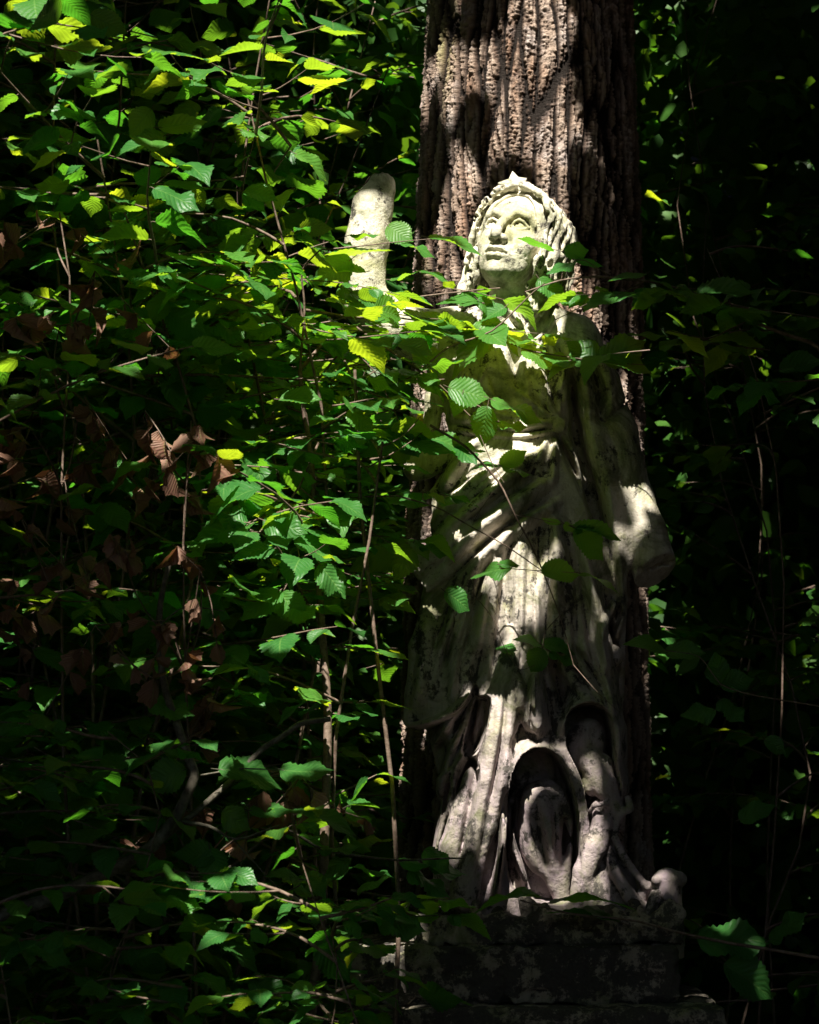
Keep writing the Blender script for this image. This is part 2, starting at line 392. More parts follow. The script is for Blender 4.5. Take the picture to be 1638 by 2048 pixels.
    # girdle, knot and the pull of the cloth round it
    ridge([(900, 842, 8, 8), (960, 862, 9, 12), (1040, 866, 8, 11), (1112, 860, 8, 10)], 4)
    ridge([(900, 862, 5, 6), (960, 882, 5, 8), (1040, 886, 5, 8), (1110, 872, 5, 8)], 3)
    lump(1114, 862, 14, 15, 18, 5)
    for e in ([(1112, 850), (1086, 800), (1076, 740)], [(1106, 852), (1050, 812), (1012, 778)], [(1116, 846), (1112, 800), (1128, 740)], [(1100, 856), (1000, 842), (940, 800)],
              [(900, 850), (912, 790), (930, 740)], [(930, 860), (945, 800), (975, 740)]):
        ridge([(e[0][0], e[0][1], 5, 6), (e[1][0], e[1][1], 6, 7), (e[2][0], e[2][1], 4, 3)], 6)
    for e in ([(1110, 884), (1102, 930), (1100, 990)], [(1122, 880), (1150, 930), (1165, 1000)], [(1090, 882), (1074, 930), (1066, 980)]):
        ridge([(e[0][0], e[0][1], 5, 7), (e[1][0], e[1][1], 7, 8), (e[2][0], e[2][1], 6, 4)], 6)
    lump(1002, 925, 62, 56, 16, 26)
    again()
    # folds swept across the hips to a bundle on the left
    sw = [([(1085, 905), (1010, 965), (930, 1030), (852, 1118)], 17, 19), ([(1108, 958), (1036, 1010), (950, 1072), (868, 1160)], 15, 20),
          ([(1040, 905), (960, 965), (900, 1010), (862, 1060)], 13, 13), ([(1120, 1005), (1060, 1044), (985, 1100), (900, 1180)], 12, 15), ([(960, 880), (915, 930), (880, 990)], 12, 11)]
    for pts, r0, pr in sw:
        n_ = len(pts); ridge([(p[0], p[1], r0*(.6 if i == 0 else 1), pr*(.4 if i == 0 else 1.0)) for i, p in enumerate(pts)], 5)
    again()
    for pts in ([(1080, 940), (1000, 1000), (930, 1058), (870, 1130)], [(1050, 925), (960, 995), (890, 1050)], [(1100, 990), (1030, 1045), (950, 1108), (890, 1168)]):
        groove([(p[0], p[1], 5 if i else 3, 9 if i else 4) for i, p in enumerate(pts)], 4)
    c.chain([(930, -96, -1068, 20), (880, -96, -1108, 23), (842, -88, -1142, 24)], 8)
    c.chain([(935, -88, -1110, 14), (890, -92, -1148, 17), (852, -84, -1176, 15)], 6)
    c.half((832, -88, -1160), (-.8, 0, -.6), 34)
    c.ell((838, -90, -1150), (9, 14, 9), 3, 'cut'); c.ell((850, -86, -1180), (6, 9, 5), 3, 'cut')
    c.chain([(905, -112, -1100, 3), (838, -106, -1160, 3)], 2, 'cut')
    # bundled cloth held at the left hip
    c.chain([(900, 0, -900, 26), (852, -6, -928, 28), (832, -6, -938, 25)], 10); c.chain([(890, 0, -965, 15), (872, -10, -990, 12), (876, -4, -1050, 9)], 8)
    c.chain([(880, 4, -700, 22), (868, 8, -800, 17), (856, 4, -900, 19)], 12)
    # the fall of the skirt
    again()
    for pts, r0, pr in (([(1052, 1015), (1030, 1120), (1032, 1210), (1040, 1300)], 17, 14), ([(1098, 1010), (1106, 1110), (1104, 1210), (1096, 1290)], 12, 11),
                        ([(1012, 1060), (984, 1150), (962, 1240), (950, 1320)], 14, 12), ([(1138, 1040), (1168, 1140), (1190, 1240), (1206, 1340), (1226, 1440), (1240, 1530)], 13, 14),
                        ([(960, 1120), (920, 1210), (890, 1300)], 14, 9), ([(1066, 1180), (1072, 1260), (1075, 1320)], 7, 7)):
        ridge([(p[0], p[1], r0*(.5 if i == 0 else 1), pr*(.3 if i == 0 else 1)) for i, p in enumerate(pts)], 9)
    again()
    for pts in ([(1074, 1040), (1070, 1130), (1066, 1180)], [(1030, 1070), (1004, 1150), (994, 1260), (985, 1320)], [(1128, 1080), (1144, 1180), (1150, 1300)], [(985, 1110), (945, 1210), (918, 1300)],
                [(1160, 1090), (1196, 1190), (1216, 1290)], [(1090, 1150), (1086, 1240), (1090, 1320)]):
        groove([(p[0], p[1], 5, 7) for p in pts], 5)
    r2 = np.random.default_rng(21)
    for i in range(16):                        # lesser creases following the fall of the cloth
        x0 = 900+300*(i+r2.random())/16; y0 = r2.uniform(1060, 1200); fan = (x0-1070)*.28
        groove([(x0, y0, 3, 2), (x0+fan*.5, y0+80, 4, r2.uniform(4, 7)), (x0+fan, y0+160, 4, r2.uniform(4, 8)), (x0+fan*1.6, y0+r2.uniform(200, 280), 3, 3)])
    for e in ([(1110, 1300), (1160, 1350), (1206, 1420)], [(1150, 1290), (1190, 1350), (1226, 1440)], [(1080, 1300), (1100, 1390), (1112, 1470)], [(900, 1240), (870, 1320), (860, 1400)], [(930, 1240), (905, 1320), (900, 1410)]):
        ridge([(p[0], p[1], 9, 9) for p in e])
    for i in range(10):
        x0 = r2.uniform(895, 1160); y0 = r2.uniform(690, 760); dx = (1112-x0)*.35
        groove([(x0, y0, 3, 2), (x0+dx*.3, y0+40, 4, 5), (x0+dx, min(y0+95, 850), 3, 4)])
    again()
    # cloth gathered at the right edge: loop, ball and cord
    c.ell((1226, -70, -1216), (9, 26, 30), 3, 'cut', .25)
    ridge([(1196, 1290, 8, 8), (1206, 1250, 8, 10), (1232, 1200, 7, 8)], 4)
    c.ell((1219, -66, -1316), (23, 23, 23), 3)
    c.chain([(1196, -70, -1330, 9), (1178, -80, -1290, 9), (1192, -74, -1256, 8)], 5)
    c.chain([(1236, -34, -1080, 9), (1243, -30, -1200, 7), (1240, -30, -1420, 6), (1243, -30, -1600, 5)], 6)
    # outer skirt on the left with its pointed hem
    c.chain([(866, -58, -1215, 20), (840, -62, -1300, 22), (832, -60, -1390, 20), (818, -54, -1438, 13)], 12)
    c.ell((880, -66, -1385), (60, 40, 62), 16)
    again()
    ridge([(806, 1452, 4, 3), (846, 1450, 5, 9), (892, 1432, 5, 10), (928, 1398, 5, 9), (945, 1366, 5, 6)], 2)
    pocket([(812, 1462, .2), (850, 1456, 1), (894, 1438, 1), (930, 1404, 1), (948, 1372, .6), (956, 1400, 0), (940, 1480, 0), (900, 1540, 0), (840, 1560, 0), (800, 1500, 0)], 26, 12, 40, 4)
    again()
    # fan of thin folds under the left hem
    for e in ([(946, 1378), (905, 1440), (866, 1500), (854, 1550)], [(944, 1400), (915, 1470), (888, 1530), (876, 1600)], [(946, 1420), (925, 1490), (905, 1560), (896, 1650)],
              [(940, 1390), (880, 1460), (850, 1500)]):
        ridge([(p[0], p[1], 5+i, 9) for i, p in enumerate(e)], 4)
    ridge([(905, 1560, 8, 10), (884, 1640, 9, 14), (868, 1720, 8, 12), (880, 1770, 9, 12)], 4)
    hollow(905, 1600, 20, 66, 42, 6, -.15)
    # great tube fold down the middle left
    c.chain([(1020, -112, -1270, 16), (1006, -134, -1380, 30), (990, -142, -1470, 34), (972, -142, -1560, 31), (954, -138, -1650, 30), (936, -132, -1720, 28), (926, -126, -1790, 30)], 6)
    c.chain([(1044, -112, -1310, 12), (1040, -122, -1400, 14), (1028, -124, -1480, 13), (1010, -122, -1560, 9)], 6)
    again()
    pocket([(950, 1395, .6), (975, 1400, .5), (972, 1450, .6), (955, 1500, .6), (930, 1520, .4), (922, 1500, .3), (935, 1440, .6)], 50, 14, 16); pocket([(935, 1510, .3), (950, 1520, .6), (955, 1560, .5), (930, 1600, .2), (912, 1580, .2)], 50, 10, 14)
    c.chain([(966, -92, -1530, 17), (948, -108, -1560, 24), (926, -112, -1620, 26), (904, -112, -1690, 26), (890, -108, -1760, 26)], 6)
    again()
    groove([(1006, 1380, 3, 5), (996, 1480, 3, 5), (976, 1600, 3, 4)], 4)
    # thin folds beside the tube
    ridge([(1022, 1590, 5, 14), (1006, 1660, 6, 18), (990, 1740, 7, 18), (984, 1790, 7, 16)], 3); ridge([(1034, 1600, 5, 12), (1030, 1670, 6, 16), (1046, 1740, 6, 14)], 3)
    # panel above the arch
    again(); ridge([(1058, 1330, 20, 8), (1052, 1400, 24, 16), (1062, 1462, 22, 22)], 12)
    pocket([(1062, 1330, .2), (1110, 1320, .3), (1130, 1380, .4), (1122, 1440, .6), (1104, 1478, .6), (1086, 1430, .5)], 26, 12, 26, 16)
    again()
    for pts in ([(1040, 1310), (1046, 1400), (1030, 1480), (1012, 1560), (1000, 1700)], [(1090, 1330), (1118, 1400), (1122, 1480), (1140, 1560)], [(1130, 1320), (1124, 1380), (1112, 1440)], [(960, 1300), (945, 1380), (930, 1440)], [(1200, 1340), (1224, 1410), (1236, 1500)]):
        groove([(p[0], p[1], 8, 9) for p in pts])
    for pts in ([(1066, 1340), (1062, 1410), (1068, 1480)], [(1104, 1330), (1150, 1380), (1172, 1404)], [(880, 1440), (905, 1500), (890, 1560)], [(850, 1240), (846, 1320), (830, 1420)], [(1236, 1440), (1230, 1520), (1244, 1590)]):
        ridge([(p[0], p[1], 13, 11) for p in pts])
    # opening under the arched hem, and the knee in it
    pocket([(1018, 1545, 1), (1036, 1512, 1), (1070, 1496, 1), (1106, 1510, 1), (1130, 1552, 1), (1146, 1610, .9), (1152, 1680, .6), (1146, 1790, .2), (1060, 1800, 0), (1018, 1770, .1), (1006, 1690, .3), (1010, 1600, .6)], 74, 40, 34)
    c.ell((1086, -70, -1654), (54, 46, 97), 3); c.ell((1066, -78, -1610), (30, 34, 44), 10); c.ell((1112, -74, -1640), (26, 34, 60), 10); c.cone((1100, -70, -1700), (1118, -70, -1790), 40, 17, 8)
    again()
    groove([(1064, 1620, 6, 5), (1078, 1680, 7, 9), (1096, 1740, 6, 7)]); groove([(1116, 1600, 5, 4), (1122, 1660, 6, 8), (1120, 1720, 5, 7)])
    for x0 in (1050, 1068, 1104, 1124): groove([(x0, 1590+abs(x0-1086), 4, 2), (x0+(1110-x0)*.2, 1670, 5, 6), (x0+(1110-x0)*.5, 1745, 4, 4)])
    ridge([(1078, 1580, 9, 4), (1084, 1660, 12, 7), (1104, 1750, 9, 6)])
    for x0 in (930, 968): groove([(x0+40, 1400, 4, 3), (x0+26, 1500, 5, 6), (x0+2, 1620, 5, 7), (x0-22, 1760, 4, 4)])
    ridge([(1012, 1600, 4, 16), (1020, 1680, 5, 20), (1042, 1750, 6, 20), (1060, 1800, 5, 10)]); ridge([(1002, 1620, 4, 14), (994, 1700, 5, 18), (986, 1790, 6, 14)])
    # second loop, its hollow and the cloth in it
    pocket([(1126, 1500, 1), (1122, 1450, 1), (1136, 1420, 1), (1170, 1408, 1), (1204, 1422, 1), (1218, 1462, 1), (1222, 1520, .8), (1236, 1590, .6), (1232, 1650, .4), (1210, 1700, .1), (1176, 1680, .2), (1166, 1620, .5), (1152, 1556, .8)], 68, 36, 26)
    c.ell((1164, -66, -1492), (38, 30, 56), 6, 'add', -.3); c.ell((1190, -76, -1550), (30, 26, 44), 8, 'add', -.4)
    c.chain([(1172, -84, -1520, 25), (1204, -88, -1572, 24), (1226, -84, -1626, 17), (1232, -84, -1650, 10)], 6)
    c.chain([(1192, -80, -1612, 14), (1198, -92, -1645, 21), (1182, -98, -1690, 24), (1160, -98, -1740, 21), (1146, -94, -1800, 15)], 5)
    c.ell((1194, -104, -1620), (13, 12, 9), 3, 'cut')
    c.chain([(1216, -92, -1610, 4), (1202, -106, -1606, 5), (1180, -108, -1610, 5), (1172, -98, -1622, 4)], 3)
    # ribbon hem wandering down to the right
    again(); hollow(1240, 1700, 20, 52, 56, 4, .35)
    c.chain([(p[0], p[1], p[2], 7) for p in curve([(1248, -84, -1596), (1252, -92, -1616), (1238, -98, -1622), (1226, -96, -1640), (1222, -96, -1672), (1238, -98, -1708), (1262, -98, -1742), (1284, -92, -1770)], 3)], 3)
    c.chain([(1206, -84, -1690, 10), (1222, -92, -1740, 12), (1250, -96, -1788, 14), (1276, -92, -1812, 13)], 6)
    c.chain([(1288, -88, -1766, 8), (1270, -70, -1800, 16), (1300, -60, -1830, 14)], 5)
    # worn surface
    for a0 in range(0, c.F.shape[0], 60):
        sl = (slice(a0, a0+60),); f = c.F[sl]; near = np.abs(f) < 8
        I = np.nonzero(near); x = c.lo[0]+c.h*(I[0]+a0); y = c.lo[1]+c.h*I[1]; z = c.lo[2]+c.h*I[2]
        w = (fbm(x/30, y/30, z/30, 2, 3)-.5)*2.0+(fbm(x/7, y/7, z/7, 2, 4)-.5)*1.8+np.clip(vnoise(x/10, y/10, z/10, 5)-.84, 0, 1)*9
        f[near] += w.astype(np.float32)
    return px_to_world(c.mesh()[0]), c.mesh()[1]

def sculpt_head(h):
    """local units: mm, x to the viewer's right, y away, z up, face towards -y"""
    c = Clay((-120, -150, -150), (120, 120, 140), h)
    hair = Clay((-120, -150, -150), (120, 120, 140), h)
    c.ell((0, 6, 20), (72, 88, 74), 0); c.ell((0, -24, -14), (61, 62, 84), 24)
    c.ell((0, -40, -62), (46, 42, 38), 20); c.ell((0, -71, -86), (21, 18, 16), 12)
    c.chain([(0, 8, -50, 42), (0, 14, -100, 38)], 14)
    for s in (-1, 1):
        c.ell((s*36, -56, -28), (22, 20, 22), 16)                                      # cheeks
        c.ell((s*29, -91, 5), (20, 22, 14), 6, 'cut'); c.ell((s*14, -92, 2), (9, 17, 10), 5, 'cut')
        c.chain([(s*10, -84, 17, 6), (s*24, -86, 25, 6.5), (s*42, -77, 22, 6), (s*54, -62, 10, 5)], 7)    # brow
        c.ell((s*29, -63.5, 4), (15.5, 15.5, 15.5), 1)
        up = [(s*13, -75, 1), (s*20, -79.5, 8.5), (s*29, -81.5, 11.5), (s*38, -78, 9), (s*47, -69, 1)]
        lo = [(s*13, -75, 1), (s*21, -79, -5), (s*30, -79.5, -7.5), (s*39, -76, -5.5), (s*47, -69, 1)]
        c.chain([(p[0], p[1]-1, p[2], 3) for p in up], 1); c.chain([p+(2.3,) for p in lo], 1.2)
        c.chain([(p[0], p[1]+1, p[2]+5.5, 1.6) for p in up], 1.5, 'cut')
        c.ell((s*29-4, -79.5, 5), (3.6, 3, 3.6), 1, 'cut')                            # drilled pupil
        c.ell((s*63, 2, -6), (7, 14, 22), 4)
    c.chain([(0, -84, 18, 7.5), (0, -95, -4, 8), (0, -107, -26, 9.5), (0, -105, -32, 10)], 7)      # nose
    for s in (-1, 1):
        c.ell((s*12, -92, -33), (8, 11, 8), 4); c.ell((s*6.5, -97, -41.5), (5, 10, 6), 1.2, 'cut')
        c.chain([(s*20, -86, -26, 2), (s*27, -80, -40, 2)], 5, 'cut')
    c.chain([(0, -88, -40, 3), (0, -91, -50, 3)], 4, 'cut')
    c.ell((0, -72, -57), (30, 20, 20), 10)
    c.chain([(-23, -81, -57, 2.5), (-11, -91, -53, 5), (0, -93.5, -54.5, 4.8), (11, -91, -53, 5), (23, -81, -57, 2.5)], 3)
    c.chain([(-19, -81, -64, 3), (-9, -89, -67, 6), (9, -89, -67, 6), (19, -81, -64, 3)], 3)
    c.chain([(-24, -84, -60, 2.2), (-10, -93, -59.5, 3.8), (0, -95, -61, 4), (10, -93, -59.5, 3.8), (24, -84, -60, 2.2)], 1, 'cut')
    c.ell((0, -94, -76), (15, 7, 4), 5, 'cut')
    # hair: parted in the middle, waved locks round the face, long locks beside the neck
    hair.ell((0, 16, 20), (84, 92, 78), 0); hair.ell((0, -20, 30), (77, 60, 66), 14)
    r_ = np.random.default_rng(5)
    for s in (-1, 1):
        hair.chain([(s*72, -18, 10, 20), (s*80, -16, -30, 17), (s*78, -14, -70, 17), (s*84, -14, -105, 14), (s*80, -12, -135, 8)], 12)
        for i in range(15):
            q = min(1, i/8); y0 = -74+i*11; pts = []
            for t in np.linspace(0, 1, 20):
                a = t*2.1+.05; am = min(a, 1.6)
                x = s*(4+(84-7*(1-q))*math.sin(am)); z = 20+(78-10*(1-q))*math.cos(am)-(max(a-1.6, 0))*150
                w = math.sin(t*22+i*2.3); pts.append((x+s*w*1.5, y0+26*t*(1-q)+w*4.5, z+w*1.5, (6.5+1.4*math.sin(t*31+i*1.3))*(1-.35*t)))
            hair.chain(pts, 3.5)
        for i in range(6):
            pts = []
            for t in np.linspace(0, 1, 16):
                pts.append((s*(70+i*4+5*math.sin(t*15+i*1.7)), -34+i*8+6*math.cos(t*14+i), -15-t*122, 6-2.5*t))
            hair.chain(pts, 3)
        for i in range(110):                                                             # drilled holes between the curls
            a = r_.uniform(.1, 1.75); y = r_.uniform(-82, 40); x = s*(84*math.sin(a)); z = 20+76*math.cos(a); f_ = .9+.1*r_.random()
            hair.ell((x*f_, y, z*f_), (r_.uniform(3, 6), r_.uniform(4, 9), r_.uniform(3, 9)), 1.2, 'cut', r_.uniform(0, 3))
        for i in range(26):
            hair.ell((s*r_.uniform(64, 96), r_.uniform(-45, -24), r_.uniform(-135, -5)), (r_.uniform(2, 4.5), r_.uniform(5, 10), r_.uniform(4, 9)), 1.2, 'cut', r_.uniform(0, 3))
    hair.ell((0, -84, -6), (59, 80, 84), 5, 'cut')
    for g in (c, hair):
        f = g.F; near = np.abs(f) < 6; I = np.nonzero(near); x = g.lo[0]+g.h*I[0]; y = g.lo[1]+g.h*I[1]; z = g.lo[2]+g.h*I[2]
        f[near] += ((fbm(x/16, y/16, z/16, 3, 9)-.5)*2.2+np.clip(vnoise(x/5, y/5, z/5, 2)-.82, 0, 1)*6).astype(np.float32)
    return c.mesh(), hair.mesh()

STATUE_O = P(1050, 1860)
statue = empty('stone_statue', tuple(STATUE_O))
tag(statue, 'weathered limestone statue of a robed woman raising a broken arm before the trunk', 'statue')
HB = 4.5 if DEV else 2.7
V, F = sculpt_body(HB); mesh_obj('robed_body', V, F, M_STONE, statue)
(hv, hf), (qv, qf) = sculpt_head(2.6 if DEV else 1.7)
head_c = P(1038, 496)+np.array([0, -.03, 0])
yaw, pitch, roll = R(-28), R(-19), R(8)
Mh = (mathutils.Matrix.Rotation(yaw, 3, 'Z') @ mathutils.Matrix.Rotation(roll, 3, 'Y') @ mathutils.Matrix.Rotation(pitch, 3, 'X'))
Mh = np.array(Mh)@np.diag([.00123, .00120, .00130])
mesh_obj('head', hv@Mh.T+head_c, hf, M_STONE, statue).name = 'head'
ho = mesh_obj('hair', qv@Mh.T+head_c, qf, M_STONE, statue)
# the star on its crown: a five pointed plate of stone
def star():
    V = []; F = []
    ctr = P(1028, 378)+np.array([0, -.035, 0])
    for side, y in ((0, -.012), (1, .014)):
        for i in range(10):
            a = R(172)+i*math.pi/5; r = (.033 if i % 2 == 0 else .020)
            V.append(ctr+np.array([math.cos(a)*r*(1.25 if i == 0 else 1), y, math.sin(a)*r]))
    V.append(ctr+np.array([0, -.022, 0])); V.append(ctr+np.array([0, .022, 0]))
    for i in range(10):
        j = (i+1) % 10; F += [(20, i, j), (21, 10+j, 10+i), (i, 10+i, 10+j), (i, 10+j, j)]
    return np.array(V), np.array(F)
V, F = star(); so_ = mesh_obj('star', V, F, M_STONE, statue, False)
# ------------------------------------------------------------------ plinth, stump and pedestal
def rough_block(h, lo, hi, amp, seed, extra=None, m=14):
    """a worn block: lo/hi in clay units (px, depth, -py)"""
    c = Clay((lo[0]-m, lo[1]-m, lo[2]-m), (hi[0]+m, hi[1]+m, hi[2]+m), h)
    r = c.box(c.lo, np.array(hi)+m); sl, x, y, z = r
    q = [np.maximum(lo[i]-g, g-hi[i])+5 for i, g in enumerate((x, y, z))]
    d = np.sqrt(np.clip(q[0], 0, None)**2+np.clip(q[1], 0, None)**2+np.clip(q[2], 0, None)**2)+np.minimum(np.maximum(np.maximum(q[0], q[1]), q[2]), 0)-5
    c.put(sl, d.astype(np.float32), 0, 'add')
    if extra: extra(c)
    f = c.F; near = np.abs(f) < 14; I = np.nonzero(near); X = c.lo[0]+c.h*I[0]; Y = c.lo[1]+c.h*I[1]; Z = c.lo[2]+c.h*I[2]
    f[near] += ((fbm(X/34, Y/34, Z/34, 4, seed)-.5)*amp+np.clip(vnoise(X/13, Y/13, Z/13, seed)-.72, 0, 1)*amp).astype(np.float32)
    V, F = c.mesh(); return px_to_world(V), F
HP = 6 if DEV else 3.6
def plinth_extra(c):
    c.ell((880, -108, -1845), (52, 30, 24), 10); c.ell((850, -100, -1858), (26, 20, 40), 6, 'add', .7)
    for i in range(26):
        c.ell((rng.uniform(850, 1340), rng.uniform(-150, -60), -1832+rng.uniform(-12, 22)), rng.uniform(10, 30, 3), 10)
def chips(x0, x1, yf, z0, z1):
    def f(c):
        for i in range(34):
            c.ell((rng.uniform(x0, x1), yf+rng.uniform(-6, 4), rng.choice((z0, z1))+rng.uniform(-3, 3)), rng.uniform(4, 17, 3)*[1.6, 1, 1], 5, 'cut')
        for x in (x0, x1):
            for i in range(5): c.ell((x, yf+rng.uniform(-4, 6), rng.uniform(z0, z1)), rng.uniform(6, 15, 3), 6, 'cut')
    return f
V, F = rough_block(HP, (836, -150, -1880), (1352, 130, -1822), 30, 2, plinth_extra, 60); mesh_obj('plinth', V, F, M_PLINTH, statue)
def stump_extra(c):
    c.cone((1324, -92, -1900), (1324, -92, -1762), 34, 31, 3)
    for i in range(9): c.ell((1324+rng.uniform(-26, 26), -92+rng.uniform(-26, 20), -1752+rng.uniform(-8, 6)), rng.uniform(10, 17, 3), 6)
    c.cone((1300, -112, -1790), (1284, -118, -1830), 15, 10, 6)
V, F = rough_block(HP*.7, (1310, -106, -1850), (1338, -78, -1790), 8, 7, stump_extra, 60); mesh_obj('broken_post', V, F, M_STONE, statue)
ped = empty('pedestal', tuple(P(1040, 2852))); tag(ped, 'dark square stone pedestal carrying the robed statue, spotted with moss and lichen', 'pedestal')
V, F = rough_block(HP, (703, -190, -1992), (1336, 175, -1881), 22, 3, chips(703, 1336, -190, -1992, -1881), 20); mesh_obj('upper_block', V, F, M_PLINTH, ped)
V, F = rough_block(HP*1.6, (615, -260, -2120), (1418, 245, -1993), 22, 4, chips(615, 1418, -260, -2060, -1993), 20); mesh_obj('lower_block', V, F, M_PLINTH, ped)
V, F = rough_block(HP*3, (660, -225, -2856), (1375, 215, -2121), 13, 4); mesh_obj('shaft', V, F, M_PLINTH, ped)

# ------------------------------------------------------------------ tubes (trunks, limbs, twigs) and leaves, gathered into one mesh per part
class Tubes:
    def __init__(s): s.V = []; s.F = []; s.n = 0
    def add(s, pts, rad, sides=6):
        A = np.array(pts, float); n = len(A)
        if n < 2: return
        rad = np.broadcast_to(np.asarray(rad, float), (n,)); T = np.gradient(A, axis=0); T /= np.linalg.norm(T, axis=1)[:, None]+1e-9
        up = np.array([0, 0, 1.0]) if abs(T[0][2]) < .8 else np.array([1.0, 0, 0])
        U = np.cross(T, up); U /= np.linalg.norm(U, axis=1)[:, None]+1e-9; W = np.cross(T, U)
        a = np.arange(sides)*2*math.pi/sides
        V = A[:, None]+rad[:, None, None]*(np.cos(a)[None, :, None]*U[:, None]+np.sin(a)[None, :, None]*W[:, None])
        s.V.append(V.reshape(-1, 3)); i = np.arange(n-1)[:, None]*sides; j = np.arange(sides)[None]; k = (j+1) % sides
        s.F.append((np.stack([i+j, i+k, i+sides+k, i+sides+j], -1).reshape(-1, 4))+s.n); s.n += n*sides
    def build(s, name, mat, parent):
        return mesh_obj(name, np.concatenate(s.V), np.concatenate(s.F), mat, parent) if s.V else None
def wander(a, b, n=8, amp=.05, sag=0.0, seed=None):
    r_ = rng if seed is None else np.random.default_rng(seed)
    a = np.array(a, float); b = np.array(b, float); t = np.linspace(0, 1, n)[:, None]; d = np.linalg.norm(b-a)
    o = np.cumsum(r_.normal(0, 1, (n, 3)), axis=0); o -= o[0]; o -= t*o[-1]
    for _ in range(3): o[1:-1] = (o[:-2]+o[1:-1]*2+o[2:])/4
    amp = amp*1.25
    p = a+(b-a)*t+o*amp*d/math.sqrt(n); p[:, 2] -= sag*d*4*(t*(1-t))[:, 0]; return p

def leaf_template(nu, nv, teeth=.035, pleat=.012, curl=.10, fold=.10, twist=0.0, wave=0.0, bend=0.0):
    """unit leaf: u along 0..1 (x), v across -1..1 (y); broad, pointed, toothed, pleated between its side veins"""
    u = np.linspace(0, 1, nu+1); V = []; UV = []
    for i, t in enumerate(u):
        w = .41*(math.sin(math.pi*min(1, t**.80))**.72)*(1-.12*t) if 0 < t < 1 else .0
        if t > .70: w *= max(.10, 1-((t-.70)/.30)**.9*.62)
        for j in range(nv+1):
            s = -1+2*j/nv
            ww = w*(1+(teeth*2.4 if i % 2 else -teeth*1.2) if abs(s) == 1 and 0 < t < 1 else 1)
            x = t-.03*abs(s)*(1 if t < .1 else 0); y = s*ww
            z = fold*abs(y)*1.3-curl*(t**2)*1.2-.20*abs(y)**1.8+pleat*math.cos(2*math.pi*((t-.12*abs(s))*9))*min(1, abs(s)*3)*(w > .05)
            z += wave*.6*math.sin(t*9+s*2)*abs(s)*w*2; ct, st_ = math.cos(twist*.55*t), math.sin(twist*.55*t); y, z = y*ct-z*st_, y*st_+z*ct; y += bend*t*t
            V.append((x, y, z)); UV.append((t, s))
    F = [(i*(nv+1)+j, (i+1)*(nv+1)+j, (i+1)*(nv+1)+j+1, i*(nv+1)+j+1) for i in range(nu) for j in range(nv)]
    return np.array(V, np.float32), np.array(F, np.int64), np.array(UV, np.float32)
_var = [(.06, .10, 0, .05, .05), (.22, .18, .4, .1, -.08), (-.05, .05, -.5, .16, .1), (.16, .02, .2, .22, 0), (.34, .10, -.3, .12, .12), (.10, .30, .6, .05, -.1), (.45, .22, .2, .15, .06), (.02, -.06, -.2, .25, -.05)]
T_FINE = [leaf_template(22, 6, .042, .010, *v) for v in _var]
T_MID = [leaf_template(10, 4, .05, .0, *v) for v in _var]
T_LOW = [leaf_template(4, 2, .0, .0, c_, f_) for c_, f_ in ((.10, .16), (.25, .25))]
T_CURL = [leaf_template(8, 4, .06, .03, .9, .9), leaf_template(8, 4, .06, .04, .5, -1.0)]
class Leaves:
    def __init__(s, tmpl): s.t = tmpl; s.P = []; s.D = []; s.Nn = []; s.S = []; s.T = []
    def add(s, p, d, nrm, size, tint=None):
        s.P.append(p); s.D.append(d); s.Nn.append(nrm); s.S.append(size); s.T.append((rng.random()**2.4 if tint is None else tint, rng.random()))
    def bulk(s, p, d, nrm, size, tint):
        for a in zip(p, d, nrm, size, tint): s.P.append(a[0]); s.D.append(a[1]); s.Nn.append(a[2]); s.S.append(a[3]); s.T.append((a[4], 0))
    def build(s, name, mat, parent=None, uv=True):
        if not s.P: return None
        Pn = np.array(s.P, np.float32); D = np.array(s.D, np.float32); Nn = np.array(s.Nn, np.float32); S = np.array(s.S, np.float32); T = np.array(s.T, np.float32)
        D /= np.linalg.norm(D, axis=1)[:, None]+1e-9; B = np.cross(Nn, D); B /= np.linalg.norm(B, axis=1)[:, None]+1e-9; Nn = np.cross(D, B)
        which = rng.integers(0, len(s.t), len(Pn)); Vs, Fs, Us, Ts, off = [], [], [], [], 0
        for k, (tv, tf, tu) in enumerate(s.t):
            m = which == k; c = int(m.sum())
            if not c: continue
            asp = rng.uniform(.85, 1.12, c).astype(np.float32)[:, None, None]
            V = Pn[m][:, None]+S[m][:, None, None]*(tv[None, :, 0:1]*D[m][:, None]+tv[None, :, 1:2]*asp*B[m][:, None]+tv[None, :, 2:3]*Nn[m][:, None])
            Vs.append(V.reshape(-1, 3)); Fs.append((tf[None]+(np.arange(c)*len(tv))[:, None, None]).reshape(-1, 4)+off); off += c*len(tv)
            Us.append(np.tile(tu, (c, 1))); Ts.append(np.repeat(T[m], len(tv), axis=0))
        V = np.concatenate(Vs); F = np.concatenate(Fs); U = np.concatenate(Us); T = np.concatenate(Ts)
        me = bpy.data.meshes.new(name); org = np.array(parent.location, np.float32) if parent is not None else 0
        me.vertices.add(len(V)); me.vertices.foreach_set('co', (V-org).astype(np.float32).ravel())
        me.loops.add(F.size); me.loops.foreach_set('vertex_index', F.ravel().astype(np.int32))
        me.polygons.add(len(F)); me.polygons.foreach_set('loop_start', (np.arange(len(F))*4).astype(np.int32)); me.update(calc_edges=True)
        me.polygons.foreach_set('use_smooth', np.ones(len(F), bool))
        if uv:
            l = me.uv_layers.new(name='UVMap'); l.data.foreach_set('uv', U[F.ravel()].astype(np.float32).ravel())
        ca = me.color_attributes.new('tint', 'FLOAT_COLOR', 'POINT')
        ca.data.foreach_set('color', np.concatenate([T, np.zeros((len(T), 1)), np.ones((len(T), 1))], 1).astype(np.float32).ravel())
        me.materials.append(mat); o = bpy.data.objects.new(name, me); C.objects.link(o); o.parent = parent; return o
